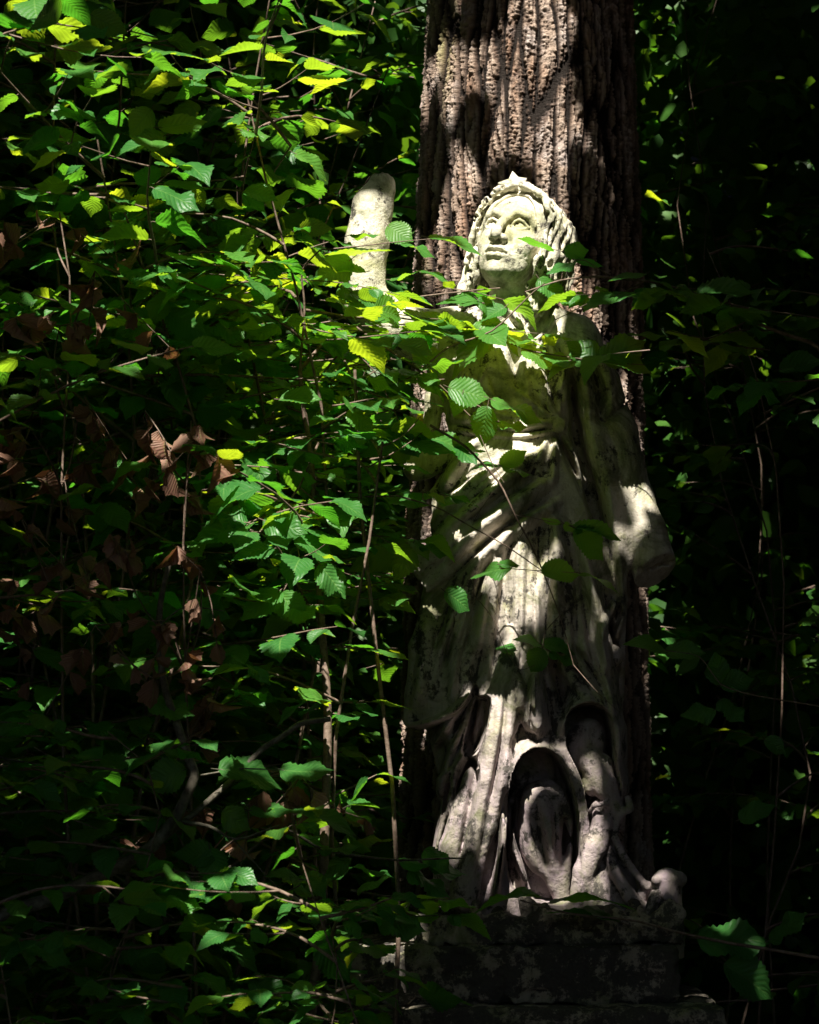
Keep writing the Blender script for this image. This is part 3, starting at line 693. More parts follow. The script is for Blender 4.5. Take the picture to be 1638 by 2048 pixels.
def unit(v): v = np.asarray(v, float); return v/(np.linalg.norm(v)+1e-9)
UP = np.array([0, 0, 1.0])
def leaf_on(Lv, p, along, size, tint=None, droop=.25, spread=1.0, side=0, face=0.0):
    """one leaf off a twig: it leaves sideways, near level, its tip hanging a little"""
    h = unit(np.array([along[0], along[1], 0])+rng.normal(0, .15, 3)*[1, 1, 0])
    s_ = np.cross(h, UP)*side
    d = unit(h*rng.uniform(.35, .9)+s_*spread*rng.uniform(.7, 1.2)+[0, 0, -droop+rng.normal(0, .22)])
    n_ = unit(UP+rng.normal(0, .29, 3)+np.array([0, -face, 0])); pet = size*.14
    Lv.add(p+d*pet, d, n_, size, tint); return p+d*pet
def spray(Tb, Lv, pts, r0=.004, size=.085, step=.055, tint=None, droop=.25, sub=True, keep=None, face=0.0, bare=.0):
    """a leafy twig along pts: alternate leaves, now and then a side twig"""
    A = np.array(pts, float); seg = np.linalg.norm(np.diff(A, axis=0), axis=1); cum = np.concatenate([[0], np.cumsum(seg)]); Ln = cum[-1]
    Tb.add(A, np.linspace(r0, r0*.35, len(A)), 5); s_ = Ln*bare+rng.uniform(0, step); side = 1
    while s_ < Ln:
        p = np.array([np.interp(s_, cum, A[:, i]) for i in range(3)]); q = np.array([np.interp(min(s_+.02, Ln+.02), cum, A[:, i]) for i in range(3)])
        al = unit(q-p) if np.linalg.norm(q-p) > 1e-4 else unit(A[-1]-A[-2])
        if keep is None or keep(p):
            if sub and rng.random() < .28 and Ln-s_ > .1:
                l2 = rng.uniform(.12, .3)*min(1, Ln/.5+.3); d2 = unit(al*.7+np.cross(unit([al[0], al[1], 0]), UP)*side*rng.uniform(.5, 1)+[0, 0, rng.normal(-.05, .12)])
                spray(Tb, Lv, wander(p, p+d2*l2, 6, .06, .03), r0*.55, size*.95, step*.9, tint, droop, False, keep, face)
            else:
                sz = size*rng.uniform(.42, 1.22)*(1 if s_ < Ln-.06 else .85)
                e = leaf_on(Lv, p, al, sz, tint if tint is None else np.clip(tint+rng.normal(0, .2), 0, 1), droop, 1, side, face)
                Tb.add([p, (p+e)/2+[0, 0, .002], e], .0009, 3)
        side = -side; s_ += step*rng.uniform(.6, 1.3)
    al = unit(A[-1]-A[-2])
    if keep is None or keep(A[-1]): Lv.add(A[-1], unit([al[0], al[1], al[2]*.5-droop*.6]), unit(UP+rng.normal(0, .25, 3)+[0, -face, 0]), size*rng.uniform(.8, 1.15), tint)

# ------------------------------------------------------------------ the great trunk
def trunk():
    pyk = np.array([-1600, 0, 480, 900, 1300, 1700, 2048, 2852]); l_ = np.array([905, 862, 834, 820, 806, 800, 790, 740.]); r_ = np.array([1215, 1268, 1284, 1292, 1304, 1312, 1330, 1390.])
    YT = 6.62; zk = np.array([P(0, p, YT)[2] for p in pyk])[::-1]; cxk = np.array([P((a+b)/2, 0, YT)[0] for a, b in zip(l_, r_)])[::-1]
    rk = np.array([(b-a)/2*K*YT/6 for a, b in zip(l_, r_)])[::-1]*.992
    def ring(th, z, fine=True):
        cx = np.interp(z, zk, cxk); rr = np.interp(z, zk, rk)
        a = th*.28; wob = (fbm(a*2.2, z*1.1, 0, 3, 2)-.5)*.13
        big = (fbm(np.cos(th)*1.2, np.sin(th)*1.2, z*.5, 2, 6)-.5)*.05
        u = a+wob+(fbm(a*14, z*6, 0, 2, 9)-.5)*.02
        w1, id1 = worley(u*27, z*2.6, 3); w2, id2 = worley(u*64, z*9, 5)                      # long plates; lesser ones inside them
        w3, id3 = worley(u*40+(vnoise(u*20, z*30, 0, 3)-.5), z*112+(fbm(u*40, z*40, 0, 2, 4)-.5)*2.2, 7)      # flakes
        fur = np.clip(1-w1*2.6, 0, 1); f2 = np.clip(1-w2*3.0, 0, 1); f3 = np.clip(1-w3*3.6, 0, 1)
        fine_ = fbm(u*150, z*150, 0, 2, 5)
        rel = np.clip(.86+.14*(id3-.5)+.12*(id2-.5)-.80*fur**1.3-.38*f2*(.4+id1)-.24*f3*(.2+1.1*id2)+(fine_-.5)*.42+(fbm(u*60, z*26, 0, 2, 33)-.5)*.35, 0, 1)
        R_ = rr+big+(rel-.75)*.026
        R_ = R_+np.clip(.5-z, 0, 1)**2*.25
        return np.stack([cx+R_*np.sin(th), YT-R_*np.cos(th), z+0*th], -1), rel
    nth, nz = (700, 1500)
    th = np.concatenate([np.linspace(-1.85, 1.85, nth), np.linspace(1.95, 2*math.pi-1.95, 40)]); z = np.concatenate([np.linspace(-.15, 3.75, nz), np.linspace(3.8, 8.5, 240)])
    TH, Z = np.meshgrid(th, z); V, rel = ring(TH, Z); n1, n2 = Z.shape
    i = np.arange(n1-1)[:, None]*n2; j = np.arange(n2)[None]; k = (j+1) % n2
    F = np.stack([i+j, i+k, i+n2+k, i+n2+j], -1).reshape(-1, 4)
    return V.reshape(-1, 3), F, rel.ravel(), YT, cxk
TV, TF, REL, YT, _c = trunk()
tree = empty('forest_tree', (.29, YT, 0)); tag(tree, 'thick furrowed brown tree trunk rising right behind the stone statue', 'tree')
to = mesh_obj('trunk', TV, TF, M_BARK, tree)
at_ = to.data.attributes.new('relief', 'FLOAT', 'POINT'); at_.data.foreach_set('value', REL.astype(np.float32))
lt = Tubes()
for i in range(11):
    a = i*2.4; z0 = 5.6+i*.28; b = np.array([.29+math.cos(a)*3.2, YT+math.sin(a)*3.0, z0+1.3])
    lt.add(wander((.29, YT, z0), b, 9, .12), np.linspace(.09, .02, 9), 8)
    for q in range(4): s_ = (.29, YT, z0)+(b-(.29, YT, z0))*(.4+.15*q); lt.add(wander(s_, s_+rng.normal(0, .6, 3), 6, .1), np.linspace(.02, .005, 6), 5)
lt.build('limb', M_BARK, tree)

# ------------------------------------------------------------------ ground
def ground():
    n = 160; g = np.sign(np.linspace(-1, 1, n))*np.abs(np.linspace(-1, 1, n))**2.2*60
    X, Y = np.meshgrid(g, g+6); Z = (fbm(X/2.5, Y/2.5, 0, 3, 4)-.5)*.22; Z = Z-.02+np.clip(np.hypot(X, Y-6)-14, 0, 60)*.09+np.clip(Y-9.8, 0, 9)*1.0*np.clip((Y-9.8)/2, 0, 1)  # the steep bank behind is added to block the horizon sky
    V = np.stack([X, Y, Z], -1).reshape(-1, 3); i = np.arange(n-1)[:, None]*n; j = np.arange(n-1)[None]
    m = N('forest_soil'); p = m.pos(); c_ = m.mix(m.ramp(m.noise(p, 7, 6, .7), .4, .6), rgb(.03, .022, .014), rgb(.075, .05, .03))
    mat = m.done(m.bsdf(c_, .95, m.bump(m.noise(p, 40, 5, .7), 1, .03)))
    tag(mesh_obj('ground', V, np.stack([i+j, i+j+1, i+n+j+1, i+n+j], -1).reshape(-1, 4), mat), kind='structure')
ground()
# ------------------------------------------------------------------ where the canopy has gaps shaped to place the sunlight
YP = 5.86
def to_mask(p):
    """follow the sun ray through p down to the upright plane the statue stands in; give photo-like coordinates there"""
    p = np.asarray(p, float); t = (p[..., 1]-YP)/L[1]; q = p-t[..., None]*L
    s = K*YP/6; return q[..., 0]/s+819, HZ-(q[..., 2]-1.6)/s
def blob(x, y, cx, cy_, rx, ry, e=2.0): return np.clip(1.6-((np.abs((x-cx)/rx))**e+(np.abs((y-cy_)/ry))**e)*1.0, 0, 1)
def openness(p, statue_only=False):
    x, y = to_mask(p)
    n1 = fbm(x/150, y/150, 0, 3, 31); n2 = fbm(x/60, y/60, 0, 2, 37)
    o = np.zeros(x.shape)
    st = np.maximum.reduce([blob(x, y, 1030, 460, 140, 190, 4), blob(x, y, 1020, 780, 185, 220, 3), blob(x, y, 1005, 1110, 205, 330, 3), blob(x, y, 745, 480, 80, 230, 3), blob(x, y, 840, 640, 140, 90),
        blob(x, y, 1275, 1010, 80, 250, 3)*np.clip(.8+(n2-.5)*2.2, 0, 1), blob(x, y, 1030, 900, 140, 130, 3)])
    low = np.maximum(blob(x, y, 1015, 1500, 215, 330, 3), blob(x, y, 1090, 1680, 170, 175, 3))*np.clip(.97+(n2-.5)*1.2, 0, 1)
    tr = np.where((x > 800) & (x < 1290) & (y < 420), np.clip((fbm((x+y*.4)/75, (y)/230, 0, 2, 41)-.315-np.clip((x-1040)/1400, 0, .3)+np.clip((x-1210)/160, 0, .2)*(y > -420))*12, 0, 1), 0)
    lf = np.clip((n2*.55+n1*.45-.372-.07*((y > 150) & (y < 800))-.02*(y < 150)+.055*((y > 950) & (y < 2250))-np.clip((340-x)/2600, 0, .4)-np.clip((y-1500)/4000, 0, .1)+np.clip((x-430)/1100, 0, .3)*(y > 350))*14, 0, 1)*np.clip((880-x)/40, 0, 1)*np.maximum(np.clip((2350-y)/300, 0, 1), (y > 2350)*.7)
    rt = np.clip((n2*.6+n1*.4-.50)*14, 0, 1)*np.clip((x-1300)/30, 0, 1)*.8
    sh_ = np.maximum.reduce([blob(x, y, 880, 1290, 62, 95, 3), blob(x, y, 1105, 1385, 62, 62, 3), blob(x, y, 1170, 1010, 30, 170, 3)*.7, blob(x, y, 1180, 1230, 60, 120)*.6, 
        blob(x, y, 1090, 1010, 40, 30), blob(x, y, 900, 1500, 40, 60)*.8])
    if statue_only: return st
    st = st*(1-sh_); low = low*(1-sh_)
    o = np.maximum.reduce([st, low, tr, lf, rt, blob(x, y, 1180, 1930, 190, 60)*.4, blob(x, y, 1325, 1800, 80, 90)*.7, blob(x, y, 860, 1430, 110, 110)*.8])
    return np.clip(o, 0, 1)
def in_view(p, m=90):
    Y = np.maximum(p[:, 1], .05); s = K*Y/6; px = p[:, 0]/s+819; py = HZ-(p[:, 2]-1.6)/s
    return (p[:, 1] > .1) & (px > -m) & (px < 1638+m) & (py > -m) & (py < 2048+m)
def shade_canopy():
    U = unit(np.cross(L, UP)); W = np.cross(U, L); c0 = np.array([.1, 5.9, 2.3])
    n = 60000 if DEV else 150000
    u = rng.uniform(-6, 6, n); v = rng.uniform(-7.5, 6.5, n); t = rng.uniform(2.2, 5.2, n)
    p = c0+u[:, None]*U+v[:, None]*W+t[:, None]*L
    keep = rng.random(n) > openness(p)
    keep &= ~in_view(p) & (p[:, 2] > 3.5) & (np.hypot(p[:, 0]-.29, p[:, 1]-YT) > .5)
    p = p[keep]; n = len(p)
    d = rng.normal(0, 1, (n, 3)); d[:, 2] *= .5; nn = rng.normal(0, .8, (n, 3))+L
    Lv = Leaves(T_LOW); Lv.bulk(p-d/np.linalg.norm(d, axis=1)[:, None]*.07, d, nn, rng.uniform(.11, .20, n), rng.random(n))
    return Lv
shade_canopy().build('crown', M_DARKLEAF, tree, False)  # unseen leaves added for shade, left out where sun should fall
def woods():  # unseen dome and wall behind the camera added to keep sky light out
    """the wood all round: a far mass of foliage, closed overhead"""
    n = 60000 if DEV else 150000
    a = rng.uniform(0, 2*math.pi, n); e = np.arcsin(rng.uniform(-.05, 1, n)); r_ = rng.uniform(8.5, 12.5, n)
    p = np.stack([np.cos(a)*np.cos(e)*r_, 6+np.sin(a)*np.cos(e)*r_*1.0, .2+np.sin(e)*r_*.95], 1)
    # leave the sun its way in: nothing of the dome stands between the sun and the clearing
    U = unit(np.cross(L, UP)); W = np.cross(U, L); q = p-np.array([.1, 5.9, 2.3]); uu = q@U; vv = q@W; tt = q@L
    keep = ~((np.abs(uu) < 5.9) & (vv > -7.4) & (vv < 6.4) & (tt > 4)); p = p[keep]; n = len(p)
    d = rng.normal(0, 1, (n, 3)); nn = rng.normal(0, .7, (n, 3))+UP*.7+0*p
    Lv = Leaves(T_LOW); Lv.bulk(p, d, nn, np.where(in_view(p), rng.uniform(.07, .13, n), rng.uniform(.16, .38, n)), rng.random(n))
    Lv2 = Leaves(T_LOW); m = 110000; y = rng.uniform(8.6, 12.5, m); p = np.stack([rng.uniform(-.33, .33, m)*y, y, rng.uniform(-.02, .47, m)*y+.3], 1)      # undergrowth on the added bank behind
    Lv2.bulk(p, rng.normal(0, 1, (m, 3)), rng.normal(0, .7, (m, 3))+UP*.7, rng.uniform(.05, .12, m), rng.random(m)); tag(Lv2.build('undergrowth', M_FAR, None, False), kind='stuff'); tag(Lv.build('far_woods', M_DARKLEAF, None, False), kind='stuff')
woods()
# trunks standing back in the dark
for i, (x, y, r_, lb) in enumerate([(-2.6, 11.5, .16, 'slim dark trunk far back in the wood left of the statue'), (1.75, 10.8, .13, 'slim dark trunk in the gloom right of the thick trunk'),
        (-1.2, 13.0, .2, 'dark trunk deep in the wood behind the leafy bushes'), (2.9, 12.4, .18, 'dark straight trunk at the right edge of the wood')]):
    t = empty('woodland_tree', (x, y, 0)); tag(t, lb, 'tree', 'trees back in the wood')
    tb = Tubes(); tb.add(wander((x, y, -.2), (x+rng.normal(0, .4), y, 9), 14, .03), np.linspace(r_, r_*.6, 14), 12); tb.build('trunk', M_BARK, t)
    lv = Leaves(T_LOW); q = np.array([x, y, 6.5])+rng.normal(0, 1, (1800, 3))*[1.3, 1.3, 1.6]; q = q[q[:, 2] > 4.4]
    lv.bulk(q, rng.normal(0, 1, q.shape), rng.normal(0, .6, q.shape)+UP, rng.uniform(.1, .2, len(q)), rng.random(len(q))); lv.build('crown', M_FAR, t, False)

# ------------------------------------------------------------------ shrubs
XL = lambda z, Y: P(np.interp(HZ-(z-1.6)/(K*Y/6), [0, 280, 340, 660, 740, 900, 1200, 1600, 2048], [800, 760, 610, 620, 730, 770, 770, 790, 660]) if Y < 6.02 else 790, 0, Y)[0]
def shrub(label, root, spread, hgt, nst, nlat, size=.085, tmpl=None, lmat=None, lat=(.4, .95), step=.068, limit=None, cat='shrub', face=.0, r0=.007, group=None, lo=.12, thin=1.0, name='hazel_shrub'):
    root = np.array(root, float); o = empty(name, tuple(root)); tag(o, label, cat, group)
    nl_ = 0
    def keep(p):
        if p[1] < 1.9: return False
        if p[1] < YP-.05 and openness(p[None], True)[0] > .2 and rng.random() < .95: return False
        return limit is None or limit(p)
    for i in range(nst):
        a = 2*math.pi*(i+rng.random()*.6)/nst; top = root+[math.cos(a)*spread[0]*rng.uniform(.5, 1), math.sin(a)*spread[1]*rng.uniform(.4, 1), hgt*rng.uniform(.75, 1.05)]
        st = tw = Tubes(); lv = Leaves(tmpl or T_MID)
        b0 = root+[math.cos(a)*.12, math.sin(a)*.12, 0]; pts = wander(b0, top, 12, .09, -.04)
        ok = [k for k in range(12) if keep(pts[k])]
        if len(ok) < 3: continue
        pts_ = pts[:max(ok)+1]; st.add(pts_, np.linspace(r0, r0*.3, 12)[:len(pts_)], 7)
        for k in range(nlat):
            t = lo+(1-lo)*(k+rng.random())/nlat; f = t*11; i0 = min(int(f), 10); p = pts[i0]+(pts[i0+1]-pts[i0])*(f-i0)
            if not keep(p) or rng.random() > thin: continue
            a2 = rng.uniform(0, 2*math.pi); l = rng.uniform(*lat)*(1.1-.5*t)
            d = np.array([math.cos(a2), math.sin(a2)*.8, rng.uniform(-.05, .35)])
            q = wander(p, p+unit(d)*l, 8, .07, -.05)
            m = 8
            while m > 2 and not keep(q[m-1]): m -= 1
            if m < 3: continue
            spray(tw, lv, q[:m], .0042, size, step, None, .22, True, keep, face, .08)
        wood = st.build('stem', M_TWIG, o); fo = lv.build('foliage', lmat or M_LEAF, o); nl_ += len(lv.P)
        if fo: fo.parent = wood
    return o, nl_
cnt = 0
def off_statue(p): return p[0] < XL(p[2], p[1])
def off_right(p):
    s = K*p[1]/6; return p[0] > (1335-819)*s
sh = [('leafy hazel bush crowding the raised arm of the statue', P(600, 2852, 5.6), (.55, .5), 3.3, 5, 21, .098),
      ('broad hazel bush filling the middle of the leaf wall, left of the arm', P(330, 2852, 5.7), (.6, .5), 3.5, 5, 22, .098),
      ('shaded hazel bush at the left edge of the picture', P(40, 2852, 5.6), (.5, .5), 3.4, 5, 20, .098)]
for lb, rt_, sp, hg, ns, nl, sz in sh: cnt += shrub(lb, rt_, sp, hg, ns, nl, sz, T_FINE, None, limit=off_statue)[1]
for lb, x, hg in (('knee high hazel suckers at the very bottom left corner', 90, 1.75), ('low hazel growth between the left corner and the pedestal', 400, 1.35), ('low hazel growth just left of the pedestal', 640, 1.45)):
    cnt += shrub(lb, P(x, 0, 4.75)*[1, 1, 0], (.42, .22), hg, 3, 18, .078, T_FINE, None, limit=lambda p: p[0] < (800-819)*K*p[1]/6 and p[1] > 4.2, lat=(.25, .5), step=.055, lo=.12, r0=.004)[1]
for lb, x, y, hg in (('tall hazel behind the raised arm, its leaves small with distance', 560, 7.3, 4.4), ('tall hazel set back behind the middle bush', 250, 7.6, 4.4), ('hazel far back at the upper left, mostly in shade', 20, 7.4, 4.3), ('hazel showing between the raised arm and the trunk', 760, 8.0, 4.5)):
    cnt += shrub(lb, P(x, 0, y)*[1, 1, 0], (.8, .5), hg, 6, 15, .10, T_MID, M_LEAF, limit=off_statue if y < 6.9 else None, lat=(.4, .9))[1]
for lb, x, y, hg, th in (('thin young hazel right of the thick trunk, sparse and dark', 1500, 6.9, 3.9, .5), ('sapling back in the dark right of the trunk', 1420, 8.6, 4.6, .6), ('sapling at the right edge, barely lit', 1640, 8.2, 4.4, .6)):
    cnt += shrub(lb, P(x, 0, y)*[1, 1, 0], (.5, .5), hg, 2, 18, .085, T_MID, M_LEAF, limit=off_right, lat=(.3, .6), thin=th, r0=.005)[1]
print('leaves', cnt)
# ------------------------------------------------------------------ the near hazels, branch by branch: (px, py) with a depth
def LF(Lv, Tb, bx, by, tx, ty, Y, face, tint, dy=0.0):
    b = P(bx, by, Y); t = P(tx, ty, Y+dy); d = t-b; l = np.linalg.norm(d)
    n_ = unit(UP*(1-face)+np.array([rng.normal(0, .12), -1, 0])*face*1.1+rng.normal(0, .12, 3))
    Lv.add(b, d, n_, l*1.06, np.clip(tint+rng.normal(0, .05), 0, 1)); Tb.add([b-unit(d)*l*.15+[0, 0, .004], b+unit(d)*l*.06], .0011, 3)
def TW(Tb, pts, Y0, Y1, r0, r1, n=5, amp=.5):
    A = [P(x, y, Y0+(Y1-Y0)*i/(len(pts)-1)) for i, (x, y) in enumerate(pts)]; out = []
    for p, q in zip(A[:-1], A[1:]): out += list(wander(p, q, n, .05*amp))[:-1]
    out.append(A[-1]); out = np.array(out); out[1:-1] = (out[:-2]+2*out[1:-1]+out[2:])/4
    Tb.add(out, np.linspace(r0, r1, len(out)), 7); return out
def bough(o, pts, r0, size, step, tint, droop):
    tb, lv = Tubes(), Leaves(T_FINE); spray(tb, lv, pts, r0, size, step, tint, droop, False)
    b = tb.build('branch', M_TWIG, o); lv.build('foliage', M_LEAF, o).parent = b
nf = empty('hazel_shrub', tuple(P(560, 2852, 5.4)))
tag(nf, 'near hazel whose sunlit yellow green leaves reach across the chest of the statue', 'shrub')
tb = tk = Tubes(); lv = Leaves(T_FINE)
YF = 5.80
TW(tk, [(560, 2852), (600, 2300), (640, 1900), (655, 1500), (640, 1200), (622, 900), (600, 740)], 5.4, 5.62, .015, .005, 8)
TW(tb, [(600, 740), (690, 640), (780, 702), (870, 762), (940, 832)], 5.66, YF, .0045, .0018)
TW(tb, [(605, 800), (690, 690), (745, 735), (800, 850)], 5.6, 5.7, .003, .0012)
TW(tb, [(610, 620), (720, 640), (800, 600), (900, 586), (1000, 576)], 5.62, 5.8, .0038, .0015)
TW(tb, [(840, 742), (900, 690), (985, 664), (1060, 590), (1090, 566)], YF, 5.72, .003, .0013)
TW(tb, [(985, 664), (1050, 700), (1120, 712), (1200, 722), (1290, 730)], YF, YF, .0026, .001)
TW(tb, [(870, 762), (900, 790), (960, 812), (1000, 845)], YF, YF, .002, .001)
TW(tb, [(860, 850), (930, 890), (1000, 965), (1030, 1030), (1060, 1085), (1085, 1140), (1120, 1230), (1147, 1330)], 5.62, 5.69, .0032, .0011)
TW(tb, [(790, 990), (870, 1012), (935, 1050), (1010, 1090), (1085, 1142)], 5.60, 5.68, .0022, .0012)
TW(tb, [(1030, 1030), (1085, 1040), (1150, 1052)], 5.66, 5.66, .0014, .0008); TW(tb, [(960, 870), (985, 930), (1008, 965)], 5.64, 5.65, .0012, .0008)
TW(tb, [(1085, 1142), (1160, 1146)], 5.67, 5.67, .0012, .0008); TW(tb, [(1085, 1142), (1000, 1136)], 5.67, 5.65, .0012, .0008)
TW(tb, [(985, 985), (960, 1020), (945, 1050)], 5.65, 5.66, .001, .0006); TW(tb, [(1050, 1060), (1030, 1090)], 5.66, 5.66, .001, .0006)
TW(tb, [(1120, 1230), (1090, 1262), (1085, 1295)], 5.68, 5.66, .0013, .0008); TW(tb, [(1147, 1330), (1200, 1390), (1240, 1425)], 5.69, 5.68, .0012, .0006)
TW(tb, [(940, 1180), (990, 1240), (1010, 1300), (1040, 1342), (1070, 1330)], 5.8, 5.78, .001, .0007)
TW(tb, [(622, 900), (640, 880), (600, 975), (535, 1045), (460, 1130)], 5.6, 5.4, .0036, .0012)
TW(tb, [(600, 975), (640, 1010), (700, 1040), (790, 1092)], 5.5, 5.6, .002, .001); TW(tb, [(560, 1020), (590, 1075), (600, 1120), (565, 1185)], 5.45, 5.42, .0018, .0009)
TW(tb, [(640, 500), (740, 490), (860, 478)], 5.55, 5.6, .0018, .0009); TW(tb, [(600, 740), (610, 620), (600, 540), (640, 500)], 5.62, 5.55, .003, .0018)
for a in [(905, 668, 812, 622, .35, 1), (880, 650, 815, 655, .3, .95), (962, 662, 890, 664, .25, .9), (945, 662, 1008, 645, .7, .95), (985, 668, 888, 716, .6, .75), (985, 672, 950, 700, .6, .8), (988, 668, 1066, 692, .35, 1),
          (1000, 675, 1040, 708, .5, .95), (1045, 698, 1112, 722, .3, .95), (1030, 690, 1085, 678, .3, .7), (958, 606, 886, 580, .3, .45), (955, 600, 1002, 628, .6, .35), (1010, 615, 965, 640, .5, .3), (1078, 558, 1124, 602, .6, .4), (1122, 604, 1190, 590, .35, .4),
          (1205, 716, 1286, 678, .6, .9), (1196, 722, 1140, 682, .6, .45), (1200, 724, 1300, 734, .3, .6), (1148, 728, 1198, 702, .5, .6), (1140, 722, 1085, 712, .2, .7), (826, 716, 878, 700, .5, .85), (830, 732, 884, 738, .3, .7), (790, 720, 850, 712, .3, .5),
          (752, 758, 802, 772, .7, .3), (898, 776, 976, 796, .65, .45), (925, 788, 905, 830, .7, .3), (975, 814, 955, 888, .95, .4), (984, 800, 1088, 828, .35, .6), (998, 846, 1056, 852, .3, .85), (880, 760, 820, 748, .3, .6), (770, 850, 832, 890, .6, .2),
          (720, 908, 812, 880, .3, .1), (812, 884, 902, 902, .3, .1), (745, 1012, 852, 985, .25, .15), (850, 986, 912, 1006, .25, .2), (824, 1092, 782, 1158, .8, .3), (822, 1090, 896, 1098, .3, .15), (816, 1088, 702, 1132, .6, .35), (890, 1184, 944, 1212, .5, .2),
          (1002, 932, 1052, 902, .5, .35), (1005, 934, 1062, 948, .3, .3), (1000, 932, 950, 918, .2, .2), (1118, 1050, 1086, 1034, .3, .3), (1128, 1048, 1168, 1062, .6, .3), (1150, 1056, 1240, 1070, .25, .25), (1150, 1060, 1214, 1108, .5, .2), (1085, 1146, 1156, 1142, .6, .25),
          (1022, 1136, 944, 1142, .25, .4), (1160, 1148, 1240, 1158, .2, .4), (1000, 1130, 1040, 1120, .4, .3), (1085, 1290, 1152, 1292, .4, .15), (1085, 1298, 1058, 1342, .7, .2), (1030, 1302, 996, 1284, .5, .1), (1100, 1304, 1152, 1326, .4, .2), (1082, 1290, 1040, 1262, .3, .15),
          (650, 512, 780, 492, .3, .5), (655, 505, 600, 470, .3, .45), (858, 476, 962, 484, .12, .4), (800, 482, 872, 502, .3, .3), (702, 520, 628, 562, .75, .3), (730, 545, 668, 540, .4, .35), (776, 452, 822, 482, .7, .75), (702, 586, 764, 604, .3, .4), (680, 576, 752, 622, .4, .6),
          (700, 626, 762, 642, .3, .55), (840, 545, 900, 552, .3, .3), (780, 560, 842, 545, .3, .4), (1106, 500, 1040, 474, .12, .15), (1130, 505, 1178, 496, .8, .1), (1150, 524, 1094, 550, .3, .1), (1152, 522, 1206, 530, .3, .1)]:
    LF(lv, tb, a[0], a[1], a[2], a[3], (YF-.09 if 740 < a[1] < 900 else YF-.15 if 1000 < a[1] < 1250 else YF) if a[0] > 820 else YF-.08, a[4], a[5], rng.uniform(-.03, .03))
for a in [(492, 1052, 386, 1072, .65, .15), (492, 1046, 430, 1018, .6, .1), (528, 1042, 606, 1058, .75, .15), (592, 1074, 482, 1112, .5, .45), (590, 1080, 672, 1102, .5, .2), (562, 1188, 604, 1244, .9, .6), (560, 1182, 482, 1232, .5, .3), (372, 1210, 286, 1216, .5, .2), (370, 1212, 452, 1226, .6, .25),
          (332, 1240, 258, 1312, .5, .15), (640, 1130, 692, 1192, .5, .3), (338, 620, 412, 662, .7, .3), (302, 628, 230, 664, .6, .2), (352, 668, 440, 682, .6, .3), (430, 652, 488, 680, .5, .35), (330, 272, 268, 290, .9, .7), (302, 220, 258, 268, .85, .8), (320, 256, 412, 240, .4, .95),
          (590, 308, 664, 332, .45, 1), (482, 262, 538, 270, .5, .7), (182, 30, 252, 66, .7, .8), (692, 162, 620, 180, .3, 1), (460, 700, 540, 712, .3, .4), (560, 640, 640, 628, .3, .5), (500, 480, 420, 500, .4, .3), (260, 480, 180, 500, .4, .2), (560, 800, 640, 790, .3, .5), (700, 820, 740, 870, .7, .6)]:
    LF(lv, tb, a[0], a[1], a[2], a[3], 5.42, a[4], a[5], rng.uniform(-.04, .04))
for i in range(30):
    x0, y0 = rng.uniform(540, 800), rng.uniform(540, 1120); side = rng.choice((-1, 1)) if x0 < 700 else rng.choice((-1, -1, 1)); Y_ = rng.uniform(5.45, 5.66)+(.1 if x0 > 700 else 0)
    if 660 < x0 < 800 and y0 < 600: x0 -= 130
    x1 = x0+side*rng.uniform(120, 260); x1 = min(x1, 860 if y0 > 640 else 660)
    bough(nf, wander(P(x0, y0, Y_), P(x1, y0+rng.uniform(-50, 50), Y_+rng.uniform(-.1, .1)), 7, .06), .0022, .095, .055, rng.uniform(.1, .8), .2)
for (x0, y0, x1, y1, Y_, tn) in ((800, 636, 1090, 668, 5.78, .9), (560, 640, 820, 655, 5.62, .6), (500, 1060, 760, 1090, 5.5, .3), (430, 930, 700, 960, 5.48, .3), (420, 1180, 640, 1210, 5.4, .3), (640, 600, 905, 640, 5.76, .6), (720, 700, 860, 770, 5.77, .5), (700, 860, 905, 890, 5.75, .3), (690, 985, 900, 992, 5.62, .25), (600, 560, 800, 590, 5.6, .4),
        (560, 520, 700, 470, 5.6, .4), (640, 700, 800, 745, 5.7, .4), (620, 940, 800, 930, 5.6, .3), (720, 1070, 850, 1080, 5.64, .3), (880, 575, 1010, 600, 5.8, .3), (600, 1180, 760, 1200, 5.6, .4)):
    bough(nf, wander(P(x0, y0, Y_), P(x1, y1, Y_+.04), 7, .05), .002, .085, .042, tn, .18)
tk.build('stem', M_TWIG, nf); lv.build('foliage', M_LEAF, nf)

nr = empty('hazel_shrub', tuple(P(1800, 2852, 5.5))); tag(nr, 'hazel right of the statue, shaded leafy sprays level with its shoulder and skirt', 'shrub')
tb = tk = Tubes(); lv = Leaves(T_FINE)
TW(tk, [(1800, 2852), (1790, 2200), (1760, 1900), (1750, 1400), (1720, 900), (1640, 690), (1500, 640)], 5.5, 5.7, .013, .004, 8)
TW(tb, [(1500, 640), (1400, 590), (1300, 562), (1200, 552), (1120, 560), (1050, 584)], 5.7, 5.76, .0045, .0015)
TW(tb, [(1290, 562), (1240, 590), (1180, 604), (1110, 640)], 5.72, 5.76, .002, .001); TW(tb, [(1500, 640), (1420, 680), (1335, 660)], 5.7, 5.7, .002, .001)
TW(tb, [(1220, 552), (1170, 520), (1150, 520)], 5.74, 5.74, .0014, .0008); TW(tb, [(1750, 1430), (1500, 1390), (1440, 1370), (1400, 1310), (1330, 1300)], 5.6, 5.7, .002, .001)
TW(tb, [(1760, 1940), (1480, 1890), (1390, 1872), (1280, 1842), (1150, 1830), (1040, 1800)], 5.6, 5.68, .0045, .0018)
